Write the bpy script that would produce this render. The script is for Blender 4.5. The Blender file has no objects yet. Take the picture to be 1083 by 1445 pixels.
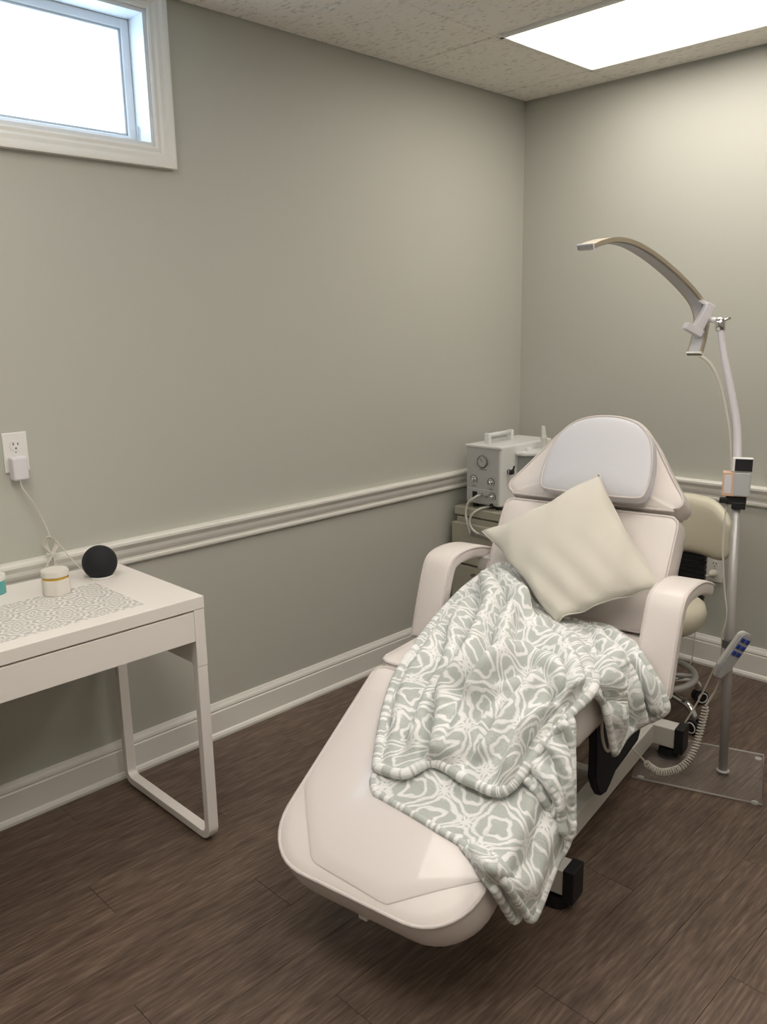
import bpy, bmesh, math, random
import numpy as np
from mathutils import Vector, Matrix
random.seed(4)
C = bpy.context.scene.collection
PI = math.pi
scene = bpy.context.scene

# ------------------------------------------------------------------ camera
cd = bpy.data.cameras.new('camera'); cam = bpy.data.objects.new('camera', cd); C.objects.link(cam)
Rv, Uv, Fv = Vector((0.70751336, 0.70648583, -0.01739592)), Vector((-0.14362118, 0.16784493, 0.97529536)), Vector((-0.69195217, 0.68753607, -0.22021885))
m = Matrix((Rv, Uv, -Fv)).transposed().to_4x4()
m.translation = Vector((2.4244, -3.3638, 1.4616))
cam.matrix_world = m
cd.sensor_fit = 'VERTICAL'; cd.sensor_height = 36; cd.lens = 36 * 1173.84 / 1445
cd.clip_start = 0.02
scene.camera = cam

# ------------------------------------------------------------------ world, light levels, exposure
w = bpy.data.worlds.new('sky'); scene.world = w; w.use_nodes = True
w.node_tree.nodes['Background'].inputs[0].default_value = (0.62, 0.80, 1.0, 1)
w.node_tree.nodes['Background'].inputs[1].default_value = 4.0
LAMP = 3.3            # radiance of the ceiling troffers
LAMP_COL = (1.0, 0.925, 0.835)
DAY = 2.8             # radiance of the frosted window pane
DAY_COL = (0.55, 0.77, 1.0)
scene.view_settings.view_transform = 'Standard'
scene.view_settings.look = 'None'
scene.view_settings.gamma = 1
scene.view_settings.use_curve_mapping = False
scene.view_settings.exposure = 1.0

# ------------------------------------------------------------------ materials
MATS = {}
def mat(name, col, rough=.5, metal=0, spec=.5, sheen=0, coat=0, coat_rough=.05, trans=0, ior=1.45, alpha=1, emit=None, estr=0, bump=None, var=0, sss=0):
    """bump = (scale, strength, distance); var = colour noise amount"""
    mt = bpy.data.materials.new(name); mt.use_nodes = True
    nt = mt.node_tree; b = nt.nodes['Principled BSDF']
    b.inputs['Base Color'].default_value = (*col, 1); b.inputs['Roughness'].default_value = rough
    b.inputs['Metallic'].default_value = metal; b.inputs['Specular IOR Level'].default_value = spec
    b.inputs['Sheen Weight'].default_value = sheen; b.inputs['Coat Weight'].default_value = coat
    b.inputs['Coat Roughness'].default_value = coat_rough
    b.inputs['Transmission Weight'].default_value = trans; b.inputs['IOR'].default_value = ior
    b.inputs['Alpha'].default_value = alpha
    if emit: b.inputs['Emission Color'].default_value = (*emit, 1); b.inputs['Emission Strength'].default_value = estr
    tc = nt.nodes.new('ShaderNodeTexCoord')
    if bump:
        n = nt.nodes.new('ShaderNodeTexNoise'); n.inputs['Scale'].default_value = bump[0]; n.inputs['Detail'].default_value = 4
        nt.links.new(tc.outputs['Object'], n.inputs['Vector'])
        bp = nt.nodes.new('ShaderNodeBump'); bp.inputs['Strength'].default_value = bump[1]; bp.inputs['Distance'].default_value = bump[2]
        nt.links.new(n.outputs['Fac'], bp.inputs['Height']); nt.links.new(bp.outputs['Normal'], b.inputs['Normal'])
    if var:
        n = nt.nodes.new('ShaderNodeTexNoise'); n.inputs['Scale'].default_value = 6; n.inputs['Detail'].default_value = 3
        nt.links.new(tc.outputs['Object'], n.inputs['Vector'])
        mx = nt.nodes.new('ShaderNodeMix'); mx.data_type = 'RGBA'
        mx.inputs[6].default_value = (*[c * (1 - var) for c in col], 1); mx.inputs[7].default_value = (*[min(1, c * (1 + var)) for c in col], 1)
        nt.links.new(n.outputs['Fac'], mx.inputs[0]); nt.links.new(mx.outputs[2], b.inputs['Base Color'])
    MATS[name] = mt
    return mt
mat('wall_paint', (.500, .502, .452), .55, bump=(380, .05, .002))
mat('trim_white', (.80, .785, .74), .32, var=.02)
mat('window_white', (.78, .80, .82), .35)
mat('desk_white', (.88, .84, .80), .38, bump=(60, .02, .002))
mat('vinyl', (.83, .77, .74), .42, coat=.25, coat_rough=.25, bump=(240, .06, .001))
mat('vinyl_head_daylit', (.70, .70, .745), .45, coat=.2, coat_rough=.3, bump=(240, .06, .001))  # head pillow vinyl, cool window daylight tinted into its colour
mat('vinyl_cover', (.80, .74, .715), .3, coat=.4, coat_rough=.03, bump=(9, .12, .006))
mat('piping', (.70, .64, .62), .4)
mat('pillow_cream', (.70, .665, .585), .8, sheen=.5, bump=(420, .2, .001), var=.05)
mat('chrome', (.72, .72, .72), .12, metal=1)
mat('steel', (.55, .55, .55), .3, metal=1)
mat('pole_grey', (.52, .51, .50), .42, metal=.4)
mat('black', (.012, .012, .014), .5)
mat('black_soft', (.010, .011, .018), .75)
mat('speaker_fabric', (.016, .017, .021), .85, bump=(700, .5, .001))
mat('plastic_white', (.82, .81, .79), .35)
mat('plastic_lilac', (.74, .72, .76), .35)
mat('plastic_grey', (.50, .51, .52), .4)
mat('machine_white', (.74, .75, .74), .3)
mat('machine_front', (.50, .50, .49), .38)
mat('cabinet_beige', (.40, .385, .31), .4)
mat('jar_white', (.80, .77, .71), .35)
mat('gold', (.72, .47, .10), .28, metal=1)
mat('teal', (.12, .42, .42), .4)
mat('frame_white', (.66, .64, .60), .35)
mat('cable', (.70, .67, .60), .45)
mat('stool_cream', (.70, .66, .53), .45, coat=.1)
mat('diffuser_grey', (.55, .55, .56), .4)
mat('gilt', (.50, .43, .32), .35, metal=.5)
mat('peach', (.72, .50, .36), .5)
mat('screen', (.025, .025, .03), .12)
mat('button_blue', (.03, .06, .33), .3)
mat('acrylic', (.55, .53, .51), .06, alpha=.07)
mat('acrylic_edge', (.75, .75, .74), .1, alpha=.5)
mat('clear_hose', (.72, .72, .66), .2, alpha=.75)
mat('jar_clear', (.45, .47, .47), .1, alpha=.55)
mat('gauge_ring', (.20, .20, .21), .35)
mat('print_dark', (.12, .12, .12), .6)
mat('slot_dark', (.03, .03, .03), .7)
mat('lamp_panel', (.9, .88, .84), .4, emit=LAMP_COL, estr=LAMP)
mat('pane', (.85, .9, .95), .25, emit=DAY_COL, estr=DAY, bump=(160, .4, .004))

def nodes(mt): return mt.node_tree.nodes, mt.node_tree.links
# prismatic diffuser: the two tubes behind it show as brighter bands
mt = MATS['lamp_panel']; N, L = nodes(mt); b = N['Principled BSDF']
tc = N.new('ShaderNodeTexCoord'); sp = N.new('ShaderNodeSeparateXYZ'); L.new(tc.outputs['Object'], sp.inputs[0])
ab = N.new('ShaderNodeMath'); ab.operation = 'ABSOLUTE'; L.new(sp.outputs['Y'], ab.inputs[0])
su = N.new('ShaderNodeMath'); su.operation = 'SUBTRACT'; L.new(ab.outputs[0], su.inputs[0]); su.inputs[1].default_value = .14
sq = N.new('ShaderNodeMath'); sq.operation = 'MULTIPLY'; L.new(su.outputs[0], sq.inputs[0]); L.new(su.outputs[0], sq.inputs[1])
mr = N.new('ShaderNodeMapRange'); L.new(sq.outputs[0], mr.inputs[0]); mr.inputs[1].default_value = 0; mr.inputs[2].default_value = .018
mr.inputs[3].default_value = LAMP * 1.25; mr.inputs[4].default_value = LAMP * .8
L.new(mr.outputs[0], b.inputs['Emission Strength'])
wv = N.new('ShaderNodeTexWave'); wv.inputs['Scale'].default_value = 90; wv.bands_direction = 'X'; L.new(tc.outputs['Object'], wv.inputs['Vector'])
bp = N.new('ShaderNodeBump'); bp.inputs['Strength'].default_value = .4; L.new(wv.outputs['Fac'], bp.inputs['Height']); L.new(bp.outputs['Normal'], b.inputs['Normal'])

# floor: dark brown-grey oak vinyl, grain along Y, a shift for each plank
mt = mat('oak_dark', (.06, .045, .036), .42, spec=.4); N, L = nodes(mt); b = N['Principled BSDF']
tc = N.new('ShaderNodeTexCoord'); oi = N.new('ShaderNodeObjectInfo')
mul = N.new('ShaderNodeVectorMath'); mul.operation = 'SCALE'; mul.inputs['Scale'].default_value = 3.7; L.new(oi.outputs['Location'], mul.inputs[0])
add = N.new('ShaderNodeVectorMath'); L.new(tc.outputs['Object'], add.inputs[0]); L.new(mul.outputs[0], add.inputs[1])
mp = N.new('ShaderNodeMapping'); mp.inputs['Scale'].default_value = (9, .8, 1); L.new(add.outputs[0], mp.inputs['Vector'])
dist = N.new('ShaderNodeTexNoise'); dist.inputs['Scale'].default_value = 1.6; dist.inputs['Detail'].default_value = 3; L.new(mp.outputs[0], dist.inputs['Vector'])
mixv = N.new('ShaderNodeVectorMath'); mixv.operation = 'MULTIPLY_ADD'; L.new(dist.outputs['Color'], mixv.inputs[0]); mixv.inputs[1].default_value = (1.3, 1.3, 1.3); L.new(mp.outputs[0], mixv.inputs[2])
wv = N.new('ShaderNodeTexWave'); wv.bands_direction = 'X'; wv.inputs['Scale'].default_value = 1.7; wv.inputs['Distortion'].default_value = 4; wv.inputs['Detail'].default_value = 4; wv.inputs['Detail Scale'].default_value = 2.2
L.new(mixv.outputs[0], wv.inputs['Vector'])
mp2 = N.new('ShaderNodeMapping'); mp2.inputs['Scale'].default_value = (150, 16, 1); L.new(add.outputs[0], mp2.inputs['Vector'])
fine = N.new('ShaderNodeTexNoise'); fine.inputs['Scale'].default_value = 1; fine.inputs['Detail'].default_value = 5; L.new(mp2.outputs[0], fine.inputs['Vector'])
mp3 = N.new('ShaderNodeMapping'); mp3.inputs['Scale'].default_value = (34, 5, 1); L.new(add.outputs[0], mp3.inputs['Vector'])
blot = N.new('ShaderNodeTexNoise'); blot.inputs['Scale'].default_value = 1; blot.inputs['Detail'].default_value = 4; L.new(mp3.outputs[0], blot.inputs['Vector'])
m1 = N.new('ShaderNodeMath'); m1.operation = 'MULTIPLY_ADD'; L.new(wv.outputs['Fac'], m1.inputs[0]); m1.inputs[1].default_value = .2; L.new(fine.outputs['Fac'], m1.inputs[2])
m2 = N.new('ShaderNodeMath'); m2.operation = 'MULTIPLY_ADD'; L.new(blot.outputs['Fac'], m2.inputs[0]); m2.inputs[1].default_value = .75; L.new(m1.outputs[0], m2.inputs[2])
m3 = N.new('ShaderNodeMath'); m3.operation = 'MULTIPLY_ADD'; L.new(oi.outputs['Random'], m3.inputs[0]); m3.inputs[1].default_value = .07; L.new(m2.outputs[0], m3.inputs[2])
cr = N.new('ShaderNodeValToRGB')
cr.color_ramp.elements.new(.5)
mrr = N.new('ShaderNodeMapRange'); L.new(m3.outputs[0], mrr.inputs[0]); mrr.inputs[1].default_value = .5; mrr.inputs[2].default_value = 1.6
L.new(mrr.outputs[0], cr.inputs[0])
e = cr.color_ramp.elements
for k, (p, c) in enumerate(((.18, (.074, .050, .038, 1)), (.52, (.138, .095, .072, 1)), (.85, (.230, .170, .134, 1)))):
    e[k].position = p; e[k].color = c
L.new(cr.outputs[0], b.inputs['Base Color'])
bp = N.new('ShaderNodeBump'); bp.inputs['Strength'].default_value = .18; bp.inputs['Distance'].default_value = .002; L.new(m2.outputs[0], bp.inputs['Height']); L.new(bp.outputs['Normal'], b.inputs['Normal'])

# acoustic ceiling tile: fissured, speckled
mt = mat('ceiling_tile', (.88, .84, .79), .9); N, L = nodes(mt); b = N['Principled BSDF']
tc = N.new('ShaderNodeTexCoord'); oi = N.new('ShaderNodeObjectInfo')
add = N.new('ShaderNodeVectorMath'); L.new(tc.outputs['Object'], add.inputs[0]); L.new(oi.outputs['Location'], add.inputs[1])
mp = N.new('ShaderNodeMapping'); mp.inputs['Scale'].default_value = (38, 90, 1); L.new(add.outputs[0], mp.inputs['Vector'])
n1 = N.new('ShaderNodeTexNoise'); n1.inputs['Scale'].default_value = 1; n1.inputs['Detail'].default_value = 3; L.new(mp.outputs[0], n1.inputs['Vector'])
cr = N.new('ShaderNodeValToRGB'); L.new(n1.outputs['Fac'], cr.inputs[0])
cr.color_ramp.elements[0].position = .30; cr.color_ramp.elements[0].color = (.62, .59, .55, 1)
cr.color_ramp.elements[1].position = .44; cr.color_ramp.elements[1].color = (.88, .84, .79, 1)
L.new(cr.outputs[0], b.inputs['Base Color'])
bp = N.new('ShaderNodeBump'); bp.inputs['Strength'].default_value = .6; bp.inputs['Distance'].default_value = .004; L.new(n1.outputs['Fac'], bp.inputs['Height']); L.new(bp.outputs['Normal'], b.inputs['Normal'])

def math_node(N, L, op, a, bb=None, cc=None):
    n = N.new('ShaderNodeMath'); n.operation = op
    for i, v in enumerate((a, bb, cc)):
        if v is None: continue
        if isinstance(v, (int, float)): n.inputs[i].default_value = v
        else: L.new(v, n.inputs[i])
    return n.outputs[0]
def polar_cell(N, L, vec, per, ox, oy):
    """returns (x, y) inside a repeating square cell centred on 0, in cell units -.5...5"""
    sp = N.new('ShaderNodeSeparateXYZ'); L.new(vec, sp.inputs[0]); o = []
    for ch, off in (('X', ox), ('Y', oy)):
        v = math_node(N, L, 'MULTIPLY_ADD', sp.outputs[ch], 1 / per, off)
        v = math_node(N, L, 'FRACT', v)
        o.append(math_node(N, L, 'SUBTRACT', v, .5))
    return o
def rad_ang(N, L, x, y):
    r = math_node(N, L, 'SQRT', math_node(N, L, 'ADD', math_node(N, L, 'MULTIPLY', x, x), math_node(N, L, 'MULTIPLY', y, y)))
    return r, math_node(N, L, 'ARCTAN2', y, x)
def ring(N, L, r, th, k, r0, amp, ph, wid):
    """closeness (0..1) to the lobed outline r = r0 (1 + amp cos(k th + ph))"""
    c = math_node(N, L, 'COSINE', math_node(N, L, 'MULTIPLY_ADD', th, k, ph))
    t = math_node(N, L, 'MULTIPLY_ADD', c, r0 * amp, r0)
    dd = math_node(N, L, 'ABSOLUTE', math_node(N, L, 'SUBTRACT', r, t))
    mr = N.new('ShaderNodeMapRange'); mr.interpolation_type = 'SMOOTHSTEP'; L.new(dd, mr.inputs[0])
    mr.inputs[1].default_value = wid * 1.5; mr.inputs[2].default_value = wid * .6; mr.inputs[3].default_value = 0; mr.inputs[4].default_value = 1
    return mr.outputs[0]

# fleece with a white lattice of lobed medallions on sage grey
mt = mat('fleece', (.5, .53, .5), .95, sheen=.25); N, L = nodes(mt); b = N['Principled BSDF']
b.inputs['Sheen Roughness'].default_value = .6
uv = N.new('ShaderNodeUVMap'); uv.uv_map = 'UVMap'
wob = N.new('ShaderNodeTexNoise'); wob.inputs['Scale'].default_value = 26; wob.inputs['Detail'].default_value = 2; L.new(uv.outputs[0], wob.inputs['Vector'])
wv_ = N.new('ShaderNodeVectorMath'); wv_.operation = 'MULTIPLY_ADD'; L.new(wob.outputs['Color'], wv_.inputs[0]); wv_.inputs[1].default_value = (.020, .020, 0); L.new(uv.outputs[0], wv_.inputs[2])
P = .103
xa, ya = polar_cell(N, L, wv_.outputs[0], P, 0, 0); ra, ta = rad_ang(N, L, xa, ya)
xb, yb = polar_cell(N, L, wv_.outputs[0], P, .5, .5); rb, tb = rad_ang(N, L, xb, yb)
med = ring(N, L, ra, ta, 4, .25, .15, 0, .042)           # lobed medallion
out = ring(N, L, ra, ta, 4, .475, .14, PI, .042)           # outer lobed line, meeting its neighbours
ray8 = math_node(N, L, 'ABSOLUTE', math_node(N, L, 'SINE', math_node(N, L, 'MULTIPLY', tb, 4)))
rw = math_node(N, L, 'MULTIPLY', ray8, rb)
mr = N.new('ShaderNodeMapRange'); mr.interpolation_type = 'SMOOTHSTEP'; L.new(rw, mr.inputs[0]); mr.inputs[1].default_value = .13; mr.inputs[2].default_value = .055; mr.inputs[3].default_value = 0; mr.inputs[4].default_value = 1
lim = N.new('ShaderNodeMapRange'); L.new(rb, lim.inputs[0]); lim.inputs[1].default_value = .27; lim.inputs[2].default_value = .18; lim.inputs[3].default_value = 0; lim.inputs[4].default_value = 1
star = math_node(N, L, 'MULTIPLY', mr.outputs[0], lim.outputs[0])
allw = math_node(N, L, 'MAXIMUM', math_node(N, L, 'MAXIMUM', med, out), star)
mx = N.new('ShaderNodeMix'); mx.data_type = 'RGBA'; L.new(allw, mx.inputs[0])
mx.inputs[6].default_value = (.55, .585, .56, 1); mx.inputs[7].default_value = (.92, .92, .92, 1)
L.new(mx.outputs[2], b.inputs['Base Color'])
tc = N.new('ShaderNodeTexCoord'); nz = N.new('ShaderNodeTexNoise'); nz.inputs['Scale'].default_value = 210; nz.inputs['Detail'].default_value = 4; L.new(tc.outputs['Object'], nz.inputs['Vector'])
bp = N.new('ShaderNodeBump'); bp.inputs['Strength'].default_value = .45; bp.inputs['Distance'].default_value = .004; L.new(nz.outputs['Fac'], bp.inputs['Height']); L.new(bp.outputs['Normal'], b.inputs['Normal'])

# desk mat print: grey scrollwork on white
mt = mat('mat_print', (.82, .79, .74), .5); N, L = nodes(mt); b = N['Principled BSDF']
tc = N.new('ShaderNodeTexCoord')
wob = N.new('ShaderNodeTexNoise'); wob.inputs['Scale'].default_value = 30; L.new(tc.outputs['Object'], wob.inputs['Vector'])
wv_ = N.new('ShaderNodeVectorMath'); wv_.operation = 'MULTIPLY_ADD'; L.new(wob.outputs['Color'], wv_.inputs[0]); wv_.inputs[1].default_value = (.010, .010, 0); L.new(tc.outputs['Object'], wv_.inputs[2])
xa, ya = polar_cell(N, L, wv_.outputs[0], .128, .0, .0); ra, ta = rad_ang(N, L, xa, ya)
xb, yb = polar_cell(N, L, wv_.outputs[0], .128, .5, .5); rb, tb = rad_ang(N, L, xb, yb)
def petals(r, th, k, freq):
    s = math_node(N, L, 'SINE', math_node(N, L, 'MULTIPLY_ADD', r, freq, math_node(N, L, 'MULTIPLY', math_node(N, L, 'COSINE', math_node(N, L, 'MULTIPLY', th, k)), 2.1)))
    return s
p1 = petals(ra, ta, 8, 46); p2 = petals(rb, tb, 6, 42)
near = math_node(N, L, 'LESS_THAN', ra, rb)
sel = math_node(N, L, 'ADD', math_node(N, L, 'MULTIPLY', p1, near), math_node(N, L, 'MULTIPLY', p2, math_node(N, L, 'SUBTRACT', 1, near)))
mr = N.new('ShaderNodeMapRange'); L.new(sel, mr.inputs[0]); mr.inputs[1].default_value = -.15; mr.inputs[2].default_value = .25
mx = N.new('ShaderNodeMix'); mx.data_type = 'RGBA'; L.new(mr.outputs[0], mx.inputs[0])
mx.inputs[6].default_value = (.56, .545, .52, 1); mx.inputs[7].default_value = (.84, .81, .77, 1)
L.new(mx.outputs[2], b.inputs['Base Color'])

# ------------------------------------------------------------------ mesh helpers
def link(name, me, m, parent=None, loc=(0, 0, 0), rot=(0, 0, 0), smooth=False):
    o = bpy.data.objects.new(name, me); C.objects.link(o)
    if m: me.materials.append(MATS[m] if isinstance(m, str) else m)
    if smooth: me.shade_smooth()
    o.parent = parent; o.location = loc; o.rotation_euler = rot
    return o
def pyd(name, v, f, m, parent=None, smooth=False, loc=(0, 0, 0), rot=(0, 0, 0)):
    me = bpy.data.meshes.new(name); me.from_pydata([tuple(map(float, p)) for p in v], [], f); me.update()
    bm = bmesh.new(); bm.from_mesh(me); bmesh.ops.recalc_face_normals(bm, faces=bm.faces); bm.to_mesh(me); bm.free()
    return link(name, me, m, parent, loc, rot, smooth)
def boxes_mesh(name, boxes, bevel=0, seg=2):
    """boxes: list of (centre, size[, rotation matrix])"""
    bm = bmesh.new()
    for bx in boxes:
        c, s = bx[0], bx[1]
        M = Matrix.Translation(c) @ (bx[2].to_4x4() if len(bx) > 2 else Matrix()) @ Matrix.Diagonal((*s, 1))
        bmesh.ops.create_cube(bm, size=1, matrix=M)
    if bevel: bmesh.ops.bevel(bm, geom=bm.edges[:], offset=bevel, segments=seg, affect='EDGES', profile=.5)
    me = bpy.data.meshes.new(name); bm.to_mesh(me); bm.free()
    return me
def box(name, lo, hi, m, parent=None, bevel=.002, seg=2, loc=(0, 0, 0), rot=(0, 0, 0)):
    c = [(a + b_) / 2 for a, b_ in zip(lo, hi)]; s = [b_ - a for a, b_ in zip(lo, hi)]
    return link(name, boxes_mesh(name, [(c, s)], min(bevel, min(s) * .45), seg), m, parent, loc, rot)
def spline(pts, n=8, closed=False):
    """Catmull-Rom through pts"""
    P_ = [np.array(p, float) for p in pts]; out = []; K = len(P_)
    rng = range(K if closed else K - 1)
    for i in rng:
        if closed: a, b_, c, d = P_[(i - 1) % K], P_[i], P_[(i + 1) % K], P_[(i + 2) % K]
        else: a, b_, c, d = P_[max(i - 1, 0)], P_[i], P_[i + 1], P_[min(i + 2, K - 1)]
        for j in range(n):
            t = j / n
            out.append(.5 * ((2 * b_) + (-a + c) * t + (2 * a - 5 * b_ + 4 * c - d) * t * t + (-a + 3 * b_ - 3 * c + d) * t ** 3))
    if not closed: out.append(P_[-1])
    return out
def tube_geo(path, rad, seg=10, closed=False):
    path = [np.array(p, float) for p in path]; n = len(path)
    rads = rad if hasattr(rad, '__len__') else [rad] * n
    T = []
    for i in range(n):
        a = path[(i - 1) % n] if closed or i > 0 else path[i]; b_ = path[(i + 1) % n] if closed or i < n - 1 else path[i]
        t = b_ - a; T.append(t / (np.linalg.norm(t) + 1e-12))
    up = np.array([0, 0, 1.]) if abs(T[0][2]) < .9 else np.array([1., 0, 0])
    u = np.cross(T[0], up); u /= np.linalg.norm(u)
    v, f = [], []
    for i in range(n):
        u = u - T[i] * (u @ T[i]); u /= np.linalg.norm(u) + 1e-12; w_ = np.cross(T[i], u)
        for j in range(seg):
            a = 2 * PI * j / seg; v.append(path[i] + rads[i] * (math.cos(a) * u + math.sin(a) * w_))
    for i in range(n if closed else n - 1):
        k = (i + 1) % n
        for j in range(seg):
            f.append((i * seg + j, i * seg + (j + 1) % seg, k * seg + (j + 1) % seg, k * seg + j))
    if not closed:
        f.append(tuple(range(seg))[::-1]); f.append(tuple((n - 1) * seg + j for j in range(seg)))
    return v, f
def tube(name, path, rad, m, parent=None, seg=10, closed=False):
    v, f = tube_geo(path, rad, seg, closed)
    return pyd(name, v, f, m, parent, True)
def lathe(name, prof, m, parent=None, seg=40, loc=(0, 0, 0), rot=(0, 0, 0), sharp=True):
    """prof: list of (r, z); ends on the axis are closed"""
    v, f, rings = [], [], []
    for r, z in prof:
        if r < 1e-6: rings.append([len(v)]); v.append((0, 0, z))
        else:
            rings.append(list(range(len(v), len(v) + seg)))
            v += [(r * math.cos(2 * PI * j / seg), r * math.sin(2 * PI * j / seg), z) for j in range(seg)]
    for a, b_ in zip(rings, rings[1:]):
        for j in range(seg):
            k = (j + 1) % seg
            if len(a) == 1 and len(b_) == 1: continue
            if len(a) == 1: f.append((a[0], b_[k], b_[j]))
            elif len(b_) == 1: f.append((a[j], a[k], b_[0]))
            else: f.append((a[j], a[k], b_[k], b_[j]))
    o = pyd(name, v, f, m, parent, True, loc, rot)
    if sharp: o.data.set_sharp_from_angle(angle=math.radians(40))
    return o
def prism(name, outline, z0, z1, m, parent=None, bevel=.002, loc=(0, 0, 0), rot=(0, 0, 0), mtx=None):
    bm = bmesh.new()
    vs = [bm.verts.new((x, y, z0)) for x, y in outline]; fc = bm.faces.new(vs)
    r = bmesh.ops.extrude_face_region(bm, geom=[fc])
    for q in r['geom']:
        if isinstance(q, bmesh.types.BMVert): q.co.z = z1
    bmesh.ops.recalc_face_normals(bm, faces=bm.faces)
    if bevel: bmesh.ops.bevel(bm, geom=[e_ for e_ in bm.edges if e_.calc_face_angle(0) > .6], offset=bevel, segments=2, affect='EDGES')
    if mtx: bm.transform(mtx)
    me = bpy.data.meshes.new(name); bm.to_mesh(me); bm.free()
    return link(name, me, m, parent, loc, rot)
def round_poly(pts, radii, seg=8):
    out = []; n = len(pts)
    for i in range(n):
        p, a, b_ = np.array(pts[i], float), np.array(pts[i - 1], float), np.array(pts[(i + 1) % n], float)
        r = radii[i] if hasattr(radii, '__len__') else radii
        u = (a - p) / np.linalg.norm(a - p); v = (b_ - p) / np.linalg.norm(b_ - p)
        half = math.acos(max(-1, min(1, u @ v))) / 2
        t = r / math.tan(half); c = p + (u + v) / np.linalg.norm(u + v) * r / math.sin(half)
        p0, p1 = p + u * t - c, p + v * t - c
        a0 = math.atan2(p0[1], p0[0]); a1 = math.atan2(p1[1], p1[0]); da = (a1 - a0 + PI) % (2 * PI) - PI
        out += [tuple(c + r * np.array((math.cos(a0 + da * k / seg), math.sin(a0 + da * k / seg)))) for k in range(seg + 1)]
    return out
def resample(poly, n):
    P_ = np.array(poly + [poly[0]]); dl = np.r_[0, np.cumsum(np.linalg.norm(np.diff(P_, axis=0), axis=1))]
    t = np.linspace(0, dl[-1], n, endpoint=False)
    return np.c_[np.interp(t, dl, P_[:, 0]), np.interp(t, dl, P_[:, 1])]
def thing(name, label, cat, loc=(0, 0, 0), rz=0, group=None):
    o = bpy.data.objects.new(name, None); C.objects.link(o); o.empty_display_size = .1
    o.location = loc; o.rotation_euler = (0, 0, rz)
    return tag(o, label, cat, group)
def tag(o, label, cat, group=None):
    o['label'] = label; o['category'] = cat
    if group: o['group'] = group
    return o
def struct(o, label=None, cat=None):
    o['kind'] = 'structure'
    if label: o['label'] = label
    if cat: o['category'] = cat
    return o
def extrude_profile(name, prof, a, b_, axis, m, parent=None):
    """prof: list of (out, z) — 'out' is the distance from the wall; runs along 'y' (wall x=0) or 'x' (wall y=0)"""
    v = []
    for t in (a, b_):
        for o_, z in prof:
            v.append((o_, t, z) if axis == 'y' else (t, -o_, z))
    n = len(prof); f = [tuple(range(n)), tuple(range(n, 2 * n))]
    for i in range(n): f.append((i, (i + 1) % n, n + (i + 1) % n, n + i))
    return pyd(name, v, f, m, parent)

# ------------------------------------------------------------------ the room
RX, RY, HC = 3.5, -4.6, 2.4326
# floor: slab with planks on it
fl = box('floor', (-.15, RY - .1, -.12), (RX + .1, .15, -.0075), 'black', bevel=0)
struct(fl, 'dark brown oak plank floor', 'floor')
PW, PL = .152, 1.22
pm = boxes_mesh('plank', [((0, 0, -.0035), (PW - .0008, PL - .001, .007))], .0006, 1); pm.materials.append(MATS['oak_dark'])
for i in range(int(RX / PW) + 1):
    off = (i * .445) % PL
    for j in range(-1, int(-RY / PL) + 1):
        y = -(j * PL + off) - PL / 2
        if y - PL / 2 > 0 or y + PL / 2 < RY: continue
        x = PW * (i + .5)
        if x > RX + PW / 2: continue
        o = bpy.data.objects.new('plank', pm); C.objects.link(o); o.parent = fl; o.location = (x, y, 0)
# left wall with the window opening
WY0, WY1, WZ0, WZ1 = -2.76, -1.918, 2.003, 2.385
T = .16
me = boxes_mesh('wall_left', [((-T / 2, (WY1 + .15) / 2, HC / 2), (T, .15 - WY1, HC + .2)), ((-T / 2, (RY + WY0) / 2, HC / 2), (T, WY0 - RY, HC + .2)),
     ((-T / 2, (WY0 + WY1) / 2, (WZ0 - .1) / 2), (T, WY1 - WY0, WZ0 + .1)), ((-T / 2, (WY0 + WY1) / 2, (WZ1 + HC + .1) / 2), (T, WY1 - WY0, HC + .1 - WZ1))])
struct(link('wall_left', me, 'wall_paint'), 'sage grey painted wall with the small high window', 'wall')
struct(box('wall_back', (0, 0, -.1), (RX, .12, HC + .1), 'wall_paint', bevel=0), 'sage grey painted wall behind the lamp stand', 'wall')
struct(box('wall_right', (RX, RY, -.1), (RX + .12, .12, HC + .1), 'wall_paint', bevel=0), 'sage grey painted wall on the open side of the room', 'wall')
struct(box('wall_front', (-T, RY - .12, -.1), (RX + .12, RY, HC + .1), 'wall_paint', bevel=0), 'sage grey painted wall facing the treatment chair', 'wall')
rail = [(0, .722), (.012, .722), (.016, .728), (.016, .735), (.011, .739), (.011, .745), (.017, .752), (.021, .762), (.023, .775), (.030, .785), (.034, .791), (.034, .799), (.028, .804), (0, .804)]
base = [(0, 0), (.026, 0), (.027, .010), (.022, .019), (.016, .022), (.016, .098), (.013, .102), (.015, .108), (.013, .116), (.008, .124), (.005, .131), (0, .131)]
struct(extrude_profile('trim_1', rail, RY, 0, 'y', 'trim_white'), 'white moulded chair rail on the window wall', 'chair rail')
struct(extrude_profile('trim_2', rail, 0, RX, 'x', 'trim_white'), 'white moulded chair rail behind the lamp pole', 'chair rail')
struct(extrude_profile('baseboard_left', base, RY, 0, 'y', 'trim_white'), 'white baseboard along the window wall', 'baseboard')
struct(extrude_profile('baseboard_back', base, 0, RX, 'x', 'trim_white'), 'white baseboard behind the lamp stand', 'baseboard')
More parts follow.
